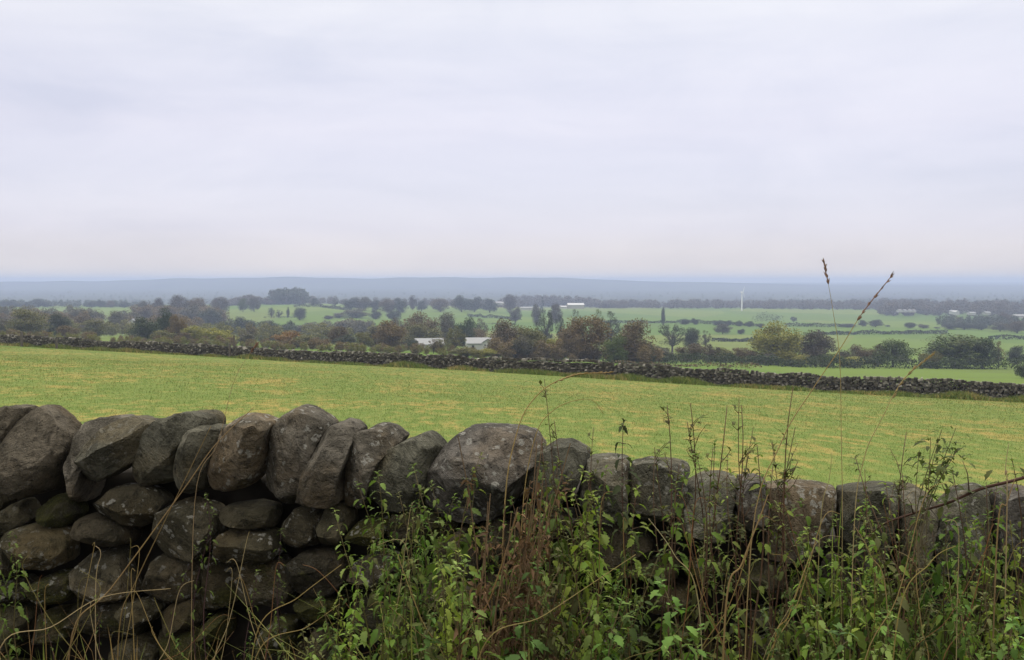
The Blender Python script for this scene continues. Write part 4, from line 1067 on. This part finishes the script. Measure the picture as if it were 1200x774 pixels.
WS = [(664, 446, 3.0, 'tallest reddish seeding stem right of withered dock'), (683, 492, 3.0, 'short seeding stem right of the tallest one'), (645, 520, 2.95, 'seeding stem between withered dock and the tallest stem'), (697, 505, 3.05, 'faint seeding stem left of the dark leafy spike'),
      (790, 520, 2.95, 'low seeding stem left of the middle group'), (800, 480, 2.9, 'leaning seeding stem first of the middle group'), (814, 468, 2.9, 'upright seeding stem second of the middle group'), (826, 478, 2.85, 'thin seeding stem in the middle group'), (842, 492, 2.85, 'seeding stem with bent top in the middle group'),
      (858, 503, 2.85, 'shortest seeding stem of the middle group'), (872, 478, 2.8, 'leafy-topped seeding stem right of the middle group'), (884, 470, 2.8, 'tall seeding stem right of the leafy-topped one'), (905, 452, 2.8, 'tallest dark seeding stem before the large pale coping stone'), (893, 500, 2.8, 'seeding stem leaning by the tallest dark one'),
      (1056, 512, 2.75, 'single seeding stem left of the loose leafy plant'), (1010, 545, 2.75, 'short seeding stem near the bent grass stem'), (770, 540, 2.9, 'short seeding stem right of dark leafy spike'), (925, 520, 2.8, 'short seeding stem right of the tallest dark one'), (1088, 560, 2.7, 'seeding stem below the loose leafy plant'), (1150, 560, 2.65, 'seeding stem under the bramble branch at right'), (840, 530, 2.75, 'lower reddish stem in front of the middle group')]
for px, row, y, lab in WS:
    x, y, h = by_top(px, row, y); place(WIL, x, y, h, 'seeding_weed', lab, 'weed', 'tall seeding stems above the wall', (.075, .08, .03), (.085, .05, .03))

# withered brown dock
def dock(px, row, y, label, n_=26, spread=.12, seed=1):
    r = random.Random(seed); x, y, H = by_top(px, row, y); root = empty('withered_dock', (x, y, gz(x, y)-.02)); mb = MB(); V = []; F = []
    for k in range(n_):
        h = H*r.uniform(.55, 1.0); bx, by = r.gauss(0, spread*.35), r.gauss(0, spread*.35); tx, ty = bx+r.gauss(0, spread*.8)+.10, by+r.gauss(0, spread*.5)
        P = [(bx+(tx-bx)*(s**1.5)+.01*math.sin(s*7+k), by+(ty-by)*(s**1.5), h*s) for s in np.linspace(0, 1, 9)]
        mb.tube(P, list(np.linspace(.0035, .0012, 9)), 5, False)
        for q in range(64):
            s = r.uniform(.3, 1); i = int(s*8); p = P[i]
            L = r.uniform(.007, .028)
            add_leaf(V, F, (p[0]+r.gauss(0, .012), p[1]+r.gauss(0, .012), p[2]+r.gauss(0, .02)), r.uniform(0, 6.28), r.uniform(-1.4, .8), L, L*r.uniform(.12, .35), r.uniform(.3, 1.2), r.uniform(.3, 1.5), r.uniform(-1, 1), 2)
    s_ = mb.build('stem', M_STEM, root, True); s_.color = (.14, .095, .05, 1)
    l_ = mesh_obj('leaves', V, F, M_DEAD, root, True); l_.color = (.115, .07, .038, 1)
    tag(root, label, 'dock plant', 'withered docks')
dock(588, 490, 2.72, 'tall withered brown dock standing above the coping in the centre', 26, .09, 1)
dock(548, 575, 2.62, 'lower withered brown dock leaning left of the tall one', 15, .08, 2)
dock(1010, 610, 2.6, 'thin withered dock under the bramble branch', 8, .08, 3)
dock(480, 690, 2.7, 'small withered brown stalks among nettles left of the docks', 8, .1, 4)

# long grass stems, traced as real curves standing on the verge
def spline(pts, k=24):
    out = []; P = [pts[0]]+list(pts)+[pts[-1]]
    for i in range(1, len(P)-2):
        a, b, c, d = P[i-1:i+3]
        for s in np.linspace(0, 1, max(3, k//(len(P)-3)), endpoint=False):
            out.append(.5*((2*b)+(c-a)*s+(2*a-5*b+4*c-d)*s*s+(3*b-a-3*c+d)*s**3))
    out.append(pts[-1]); return out
def grass_stem(pix, y, label, colr=(.30, .22, .10), head=None, dy=.0, rad=.0018, headc=(.24, .15, .11), group='tall dry grass stems'):
    pts = [at(px, row, y+dy*i/(len(pix)-1)) for i, (px, row) in enumerate(pix)]
    foot = pts[0].copy(); foot.z = gz(foot.x, foot.y)-.02
    if foot.z < pts[0].z-.05: foot.x += (pts[0].x-pts[1].x)*.3; foot.z = gz(foot.x, foot.y)-.02; pts = [foot]+pts
    base = pts[0]; S = spline([p-base for p in pts], 30); root = empty('grass_plant', base); mb = MB()
    mb.tube(S, list(np.linspace(rad*1.2, rad*.45, len(S))), 5); o = mb.build('stem', M_STRAW, root, True); o.color = (*colr, 1)
    if head:
        r = random.Random(int(pix[0][0])); mb2 = MB(); n0 = int(len(S)*(1-head)); Hs = S[n0:]
        mb2.tube(Hs, [rad*(.5+.45*math.sin(math.pi*(i+.5)/len(Hs))) for i in range(len(Hs))], 5)
        for i in range(70):
            t = r.random(); p = Hs[min(int(t*len(Hs)), len(Hs)-1)]; d = (Hs[-1]-Hs[0]).normalized()
            q = p+d*r.uniform(.008, .016)+Vector((r.gauss(0, .0020), r.gauss(0, .0020), r.gauss(0, .002)))
            mb2.tube([p, (p+q)/2, q], [.0006, .0016, .0003], 4, False)
        h_ = mb2.build('seed_head', M_STRAW, root, True); h_.color = (*headc, 1)
    tag(root, label, 'grass', group)
grass_stem([(880, 640), (915, 520), (950, 460), (985, 408), (1010, 368), (1043, 326)], 2.6, 'longest pale grass stem bending right with dark head against the sky', head=.22, rad=.0015)
grass_stem([(987, 640), (986, 520), (984, 420), (977, 370), (972, 340), (966, 309)], 2.65, 'upright grass stem whose dark feathery head reaches into the sky', (.32, .25, .12), head=.13, rad=.0010)
grass_stem([(1000, 640), (1012, 540), (1034, 490), (1058, 446), (1091, 418)], 2.6, 'arching pale grass stem with a drooping head right of the crossing stems', (.34, .27, .13), head=.3, rad=.0013, headc=(.34, .27, .14))
grass_stem([(85, 742), (130, 690), (215, 574), (252, 522), (297, 478)], 3.1, 'long straw stem slanting across the left coping stones', dy=.1, rad=.0024, colr=(.22, .15, .07))
grass_stem([(140, 735), (160, 680), (212, 572), (247, 500)], 3.15, 'steeper straw stem crossing the long slanting one at left', rad=.0020, colr=(.20, .14, .06))
grass_stem([(228, 590), (255, 520), (275, 445), (299, 406)], 3.2, 'faint thin stem rising above the left coping to the far wall', rad=.0011, colr=(.28, .20, .11), head=.1)
grass_stem([(590, 620), (605, 510), (630, 463), (668, 441), (712, 437)], 2.9, 'arched straw blade bowing over the field from the withered dock', rad=.0019, colr=(.33, .24, .10), head=.3, headc=(.33, .24, .11))
grass_stem([(610, 640), (625, 520), (650, 480), (690, 468), (707, 485)], 2.9, 'lower arched straw blade under the first arched one', rad=.0014, colr=(.30, .22, .09))
grass_stem([(0, 760), (60, 735), (120, 700), (200, 690)], 3.0, 'low pale stem lying across the foot of the wall at left', rad=.0018, colr=(.36, .28, .15))
grass_stem([(300, 745), (350, 700), (400, 662)], 3.0, 'straw stem slanting right below the fifth mossy stones', rad=.0018, colr=(.28, .21, .08))
grass_stem([(300, 770), (360, 735), (398, 708)], 2.9, 'lower straw stem parallel to the slanting one at left of nettles', rad=.0016, colr=(.28, .21, .08))
grass_stem([(560, 774), (640, 720), (745, 650)], 2.5, 'straw stem slanting through nettles right of the withered dock', rad=.0018, colr=(.27, .22, .08))
grass_stem([(112, 690), (118, 650), (112, 640)], 3.3, 'short bent pale stalk before the brown wall stone', rad=.0016, colr=(.36, .28, .16))
grass_stem([(820, 720), (790, 650), (760, 608)], 2.6, 'pale blade leaning left before the middle coping stones', rad=.0018, colr=(.34, .30, .16))
grass_stem([(850, 720), (870, 660), (893, 600), (900, 580)], 2.5, 'thick tan stem leaning right by the large pale coping stone', rad=.0026, colr=(.26, .18, .08))
grass_stem([(905, 774), (925, 720), (948, 655)], 2.5, 'straw stem leaning right below the large pale coping stone', rad=.0018, colr=(.28, .2, .06))
grass_stem([(1050, 740), (1090, 660), (1120, 640)], 2.4, 'straw stem slanting through the growth at right', rad=.0018, colr=(.26, .21, .07))
grass_stem([(1180, 600), (1178, 555), (1182, 520)], 2.6, 'pale dry stalk standing at right edge above the bramble', rad=.0015, colr=(.36, .28, .16))
grass_stem([(1168, 640), (1180, 590), (1190, 560)], 2.6, 'thick tan stalk leaning at the right edge', rad=.0022, colr=(.26, .18, .09))
grass_stem([(960, 640), (972, 560), (975, 530)], 2.7, 'short upright straw stem left of crossing stems', rad=.0013, colr=(.30, .26, .12))
grass_stem([(540, 774), (575, 700), (607, 600)], 2.6, 'tan stalk before the lower withered dock', rad=.0026, colr=(.22, .13, .05))
grass_stem([(1040, 720), (1020, 650), (1000, 615)], 2.5, 'straw stem leaning left under the bramble branch', rad=.0016, colr=(.3, .22, .1))
for lab, n_, pxa, pxb, ra, rb, ya, yb in (('thin straw stem in the tangle at the foot of wall, bottom left', 26, -10, 420, 640, 745, 2.9, 3.3), ('thin straw stem mixed among the nettles right of withered dock', 16, 600, 900, 590, 720, 2.5, 2.9),
        ('thin straw stem in the growth below the bramble branch', 24, 920, 1200, 570, 700, 2.4, 2.8), ('thin straw stem among nettles left of the withered dock', 10, 420, 600, 600, 720, 2.6, 3.0)):
    for k in range(n_):
        px = random.uniform(pxa, pxb); row = random.uniform(ra, rb); y = random.uniform(ya, yb); sl = random.gauss(0, 45)
        cc = random.choice([(.24, .16, .06), (.30, .22, .09), (.20, .10, .045), (.17, .15, .05), (.34, .27, .14)])
        grass_stem([(px-sl*1.2, 800), (px-sl*.5, (row+800)/2+random.gauss(0, 6)), (px, row), (px+random.gauss(0, 14)+sl*.12, row-random.uniform(-4, 22))], y, lab, cc, rad=random.uniform(.0008, .0017), group='thin straw stems in the verge')
# dark bramble branch entering from the right
pts = [at(px, row, y) for px, row, y in ((1330, 520, 2.5), (1200, 560, 2.65), (1150, 573, 2.72), (1110, 590, 2.78), (1070, 602, 2.85), (1030, 618, 2.92), (1000, 650, 2.98))]
root = empty('bramble_branch', pts[0]); mb = MB(); S = spline([p-pts[0] for p in pts], 40)
mb.tube(S, list(np.linspace(.005, .0022, len(S))), 7)
for i in range(6, len(S)-3, 3):
    d = Vector((random.gauss(0, .4), -.3, random.gauss(.3, .6))).normalized(); mb.tube([S[i], S[i]+d*.012], [.0018, .0003], 4, False)
o = mb.build('stem', M_STEM, root, True); o.color = (.075, .04, .028, 1)
for L_, i0 in ((.05, 24), (.09, 14), (.06, 18)):
    mb = MB(); p = S[i0]; mb.tube([p, p+Vector((-.01, -.01, L_*.6)), p+Vector((-.02, 0, L_))], [.002, .0015, .0006], 5); mb.build('twig', M_STEM, root, True).color = (.10, .06, .04, 1)
V = []; F = []; r = random.Random(3)
for i in range(34):
    p = S[r.randrange(6, len(S))]; L_ = r.uniform(.015, .045)
    add_leaf(V, F, tuple(p+Vector((r.gauss(0, .015), r.gauss(0, .015), r.gauss(0, .02)))), r.uniform(0, 6.28), r.uniform(-.8, .5), L_, L_*.3)
mesh_obj('leaves', V, F, M_NETTLE, root, True).color = (.07, .085, .03, 1)
tag(root, 'dark bramble branch reaching in from right over the coping', 'bramble')
# loose leafy umbel plant above the wall at right
x, y, h = by_top(1100, 512, 2.7); root = empty('leafy_herb', (x, y, gz(x, y))); mb = MB(); V = []; F = []; r = random.Random(9)
for k in range(7):
    tp = at(1062+r.uniform(0, 62), 498+r.uniform(0, 40), 2.7+r.uniform(-.08, .08))-root.location
    bs = Vector((r.gauss(-.05, .02), r.gauss(0, .02), h-.34)) if k else Vector((0, 0, 0))
    mb.tube(spline([bs, bs*.5+tp*.5+Vector((-.02, 0, -.02)), tp], 10), list(np.linspace(.0018, .0008, len(spline([bs, bs*.5+tp*.5, tp], 10)))), 5, False)
    for j in range(26):
        s = r.uniform(.5, 1.0); p = bs*(1-s)+tp*s+Vector((r.gauss(0, .022), r.gauss(0, .022), r.gauss(0, .018))); L_ = r.uniform(.012, .034)
        add_leaf(V, F, tuple(p), r.uniform(0, 6.28), r.uniform(-.6, .6), L_, L_*.28)
mb.tube([(0, 0, 0), (-.03, 0, h*.5), (-.05, 0, h-.3)], [.003, .0025, .002], 5)
mb.build('stem', M_STEM, root, True).color = (.09, .075, .04, 1); mesh_obj('leaves', V, F, M_NETTLE, root, True).color = (.075, .095, .035, 1)
tag(root, 'loose small-leaved herb rising over the coping near the right edge', 'herb')
def tuft(px, row, y, label, n_, colr, seed):
    r = random.Random(seed); x, y, H = by_top(px, row, y); P = []
    for k in range(n_):
        h = H*r.uniform(.5, 1); a = r.uniform(0, 6.28); ln = abs(r.gauss(0, .24))*h; bx, by = r.gauss(0, .02), r.gauss(0, .02); w = r.uniform(.003, .006)
        d = Vector((math.cos(a), math.sin(a), 0)); sd_ = Vector((-d.y, d.x, 0)); b = Vector((bx, by, 0))
        S = [b+d*ln*t**2.2+Vector((0, 0, h*(t-.18*t**4*ln/h*2.5))) for t in np.linspace(0, 1, 8)]
        for i in range(7):
            w0, w1 = w*(1-(i/7)**2), w*(1-((i+1)/7)**2)
            P.append([S[i]-sd_*w0, S[i]+sd_*w0, S[i+1]+sd_*w1, S[i+1]-sd_*w1])
    o = tri_obj('grass_tuft', np.array(P), M_STRAW, None, 4); o.location = (x, y, gz(x, y)-.02); o.color = (*colr, 1)
    tag(o, label, 'grass', 'grass tufts in the verge')
for i, (px, row, y, n_, c, lab) in enumerate([(962, 528, 2.75, 26, (.15, .20, .035), 'yellow-green tuft of long blades standing over the coping left of crossing stems'), (1015, 600, 2.6, 22, (.13, .17, .04), 'green grass tuft below the crossing stems'),
    (478, 650, 2.7, 24, (.16, .17, .04), 'arching grass tuft among nettles left of docks'), (640, 700, 2.5, 24, (.17, .18, .05), 'grass tuft low right of the docks'), (335, 715, 2.9, 24, (.17, .16, .05), 'grass tuft at wall foot left of the dense growth'),
    (235, 738, 2.95, 22, (.24, .18, .07), 'straw-coloured tuft at bottom left of centre'), (60, 735, 3.0, 22, (.14, .16, .04), 'green grass tuft in the bottom left corner'), (872, 690, 2.45, 22, (.20, .18, .05), 'yellowing tuft below the large pale coping stone'), (1135, 650, 2.45, 24, (.24, .17, .07), 'straw-coloured tuft in the growth at right'), (150, 715, 3.1, 20, (.26, .17, .07), 'rusty straw tuft beside leaning straw stems'), (760, 740, 2.4, 22, (.13, .17, .04), 'green tuft at bottom below dark leafy spike'), (560, 720, 2.45, 24, (.25, .16, .06), 'rusty grass tuft at the foot of the docks')]): tuft(px, row, y, lab, n_, c, 500+i)
# verge grass: nobody could count it
def long_blades(k, px0, px1, y0, y1, h0, h1, w):
    y = rng.uniform(y0, y1, k); px = rng.uniform(px0, px1, k); x = (px-600)/1200*y/cp
    h = rng.uniform(h0, h1, k); z = ground(x, y)+Z0-.02; th = rng.uniform(0, 2*np.pi, k); ln = np.abs(rng.normal(0, .9, k))*h
    L = np.stack([np.cos(th)*ln, np.sin(th)*ln, 0*h], -1); D = np.stack([-np.sin(th), np.cos(th), 0*th], -1)*(w*rng.uniform(.6, 1.3, k))[:, None]/2
    B = np.stack([x, y, z], -1); up = np.stack([0*h, 0*h, h], -1)
    p1 = B+L*.25+up*.6; p2 = B+L*.95+up*.93
    return np.concatenate([np.stack([B-D, B+D, p1+D*.8, p1-D*.8], 1), np.stack([p1-D*.8, p1+D*.8, p2+D*.12, p2-D*.12], 1)])
G1 = long_blades(1900, -400, 1600, 2.3, 3.55, .06, .30, .006)
G2 = long_blades(500, 430, 1260, 2.4, 3.1, .25, .62, .006)
o = tri_obj('verge_grass', np.concatenate([G1, G2]), M_STRAW, None, 4); o.color = (.12, .14, .035, 1); tag(o, kind='stuff')
G3 = long_blades(900, -400, 1600, 2.3, 3.5, .10, .42, .0035)
o = tri_obj('dead_grass', G3, M_STRAW, None, 4); o.color = (.22, .14, .06, 1); tag(o, kind='stuff')
for d in list(PROTO.values())+NET+SPA+WIL:
    if d.location.z < -400:
        for ch in list(d.children): bpy.data.objects.remove(ch)
        bpy.data.objects.remove(d)

# ------------------------------------------------------------------ haze
mb = MB(); mb.box((0, 5350, -90), (44000, 11000, 2*(90+52+Z0)))
mb.v = [(x, y, (-190 if z < -90 else Z0+28)) for x, y, z in mb.v]
m, nt = new_mat('haze_air'); n = N(nt)
vol = n('ShaderNodeVolumePrincipled', {'Color': (.62, .745, 1.0, 1), 'Density': 2.9e-4, 'Anisotropy': 0.0})
n('ShaderNodeOutputMaterial', {'Volume': vol.outputs[0]})
HAZE = tag(mb.build('haze', m), kind='stuff')

# ------------------------------------------------------------------ sky, sun, camera
w = bpy.data.worlds.new('World'); scn.world = w; w.use_nodes = True; nt = w.node_tree; nt.nodes.clear(); n = N(nt)
SUN_EL, SUN_AZ = 62, 10
sky = n('ShaderNodeTexSky', sky_type='NISHITA'); sky.sun_disc = False; sky.sun_elevation = R(SUN_EL); sky.sun_rotation = R(SUN_AZ)
tc = n('ShaderNodeTexCoord'); D = tc.outputs['Generated']
z = n('ShaderNodeSeparateXYZ', {0: D}).outputs['Z']
st = n('ShaderNodeMapping', {'Vector': D, 'Scale': (1.3, 1.3, 7.0)}).outputs[0]
c1 = n.noise(st, 1.6, 5, .5, .6); c2 = n.noise(n('ShaderNodeMapping', {'Vector': D, 'Scale': (1, 1, 14), 'Location': (3, 1, 2)}).outputs[0], 1.2, 4, .5, .4)
c3 = n.noise(n('ShaderNodeMapping', {'Vector': D, 'Scale': (1, 1, 3.2), 'Location': (7, 2, 5)}).outputs[0], 4.5, 6, .6, .8)
cl = n.math('ADD', n.math('MULTIPLY', c1, .45), n.math('ADD', n.math('MULTIPLY', c2, .25), n.math('MULTIPLY', c3, .30)))
thick = n.ramp(z, [(0, (.66, .59, .57)), (.022, (.51, .47, .54)), (.05, (.47, .43, .55)), (.145, (.56, .495, .55)), (.25, (.66, .61, .60)), (.5, (.62, .58, .52))])
cloud = n.mix(1.0, thick, n.ramp(cl, [(.38, (.85, .86, .90)), (.5, (1, 1, 1)), (.62, (1.11, 1.105, 1.07))]), 'MULTIPLY')
gain = n('ShaderNodeMapRange', {'Value': z, 'From Min': .30, 'From Max': .85, 'To Min': 1.0, 'To Max': 3.8}, interpolation_type='SMOOTHSTEP').outputs['Result']
bg1 = n('ShaderNodeBackground', {'Color': sky.outputs[0], 'Strength': .05}).outputs[0]
bg2 = n('ShaderNodeBackground', {'Color': cloud, 'Strength': gain}).outputs[0]
add = n('ShaderNodeAddShader', {0: bg1, 1: bg2}).outputs[0]
n('ShaderNodeOutputWorld', {'Surface': add})
ld = bpy.data.lights.new('sun', 'SUN'); ld.energy = 1.1; ld.angle = R(40); ld.color = (1, .97, .93)
so = bpy.data.objects.new('sun', ld); COL.objects.link(so)
az = R(SUN_AZ); el = R(SUN_EL); sd = Vector((math.sin(az)*math.cos(el), math.cos(az)*math.cos(el), math.sin(el)))
so.rotation_euler = sd.to_track_quat('Z', 'Y').to_euler(); so.location = sd*30
cam = bpy.data.cameras.new('camera'); co = bpy.data.objects.new('camera', cam); COL.objects.link(co)
cam.sensor_width = 36; cam.lens = 36; cam.clip_start = .05; cam.clip_end = 40000
co.location = (0, 0, Z0); co.rotation_euler = (math.pi/2-PITCH, 0, 0); scn.camera = co
vs = scn.view_settings; vs.view_transform = 'Standard'; vs.look = 'None'; vs.exposure = 0; vs.gamma = 1; vs.use_curve_mapping = False
scn.render.engine = 'CYCLES'
cy = scn.cycles; cy.use_denoising = True; cy.max_bounces = 6; cy.diffuse_bounces = 3; cy.transmission_bounces = 3; cy.volume_bounces = 0; cy.caustics_reflective = cy.caustics_refractive = False
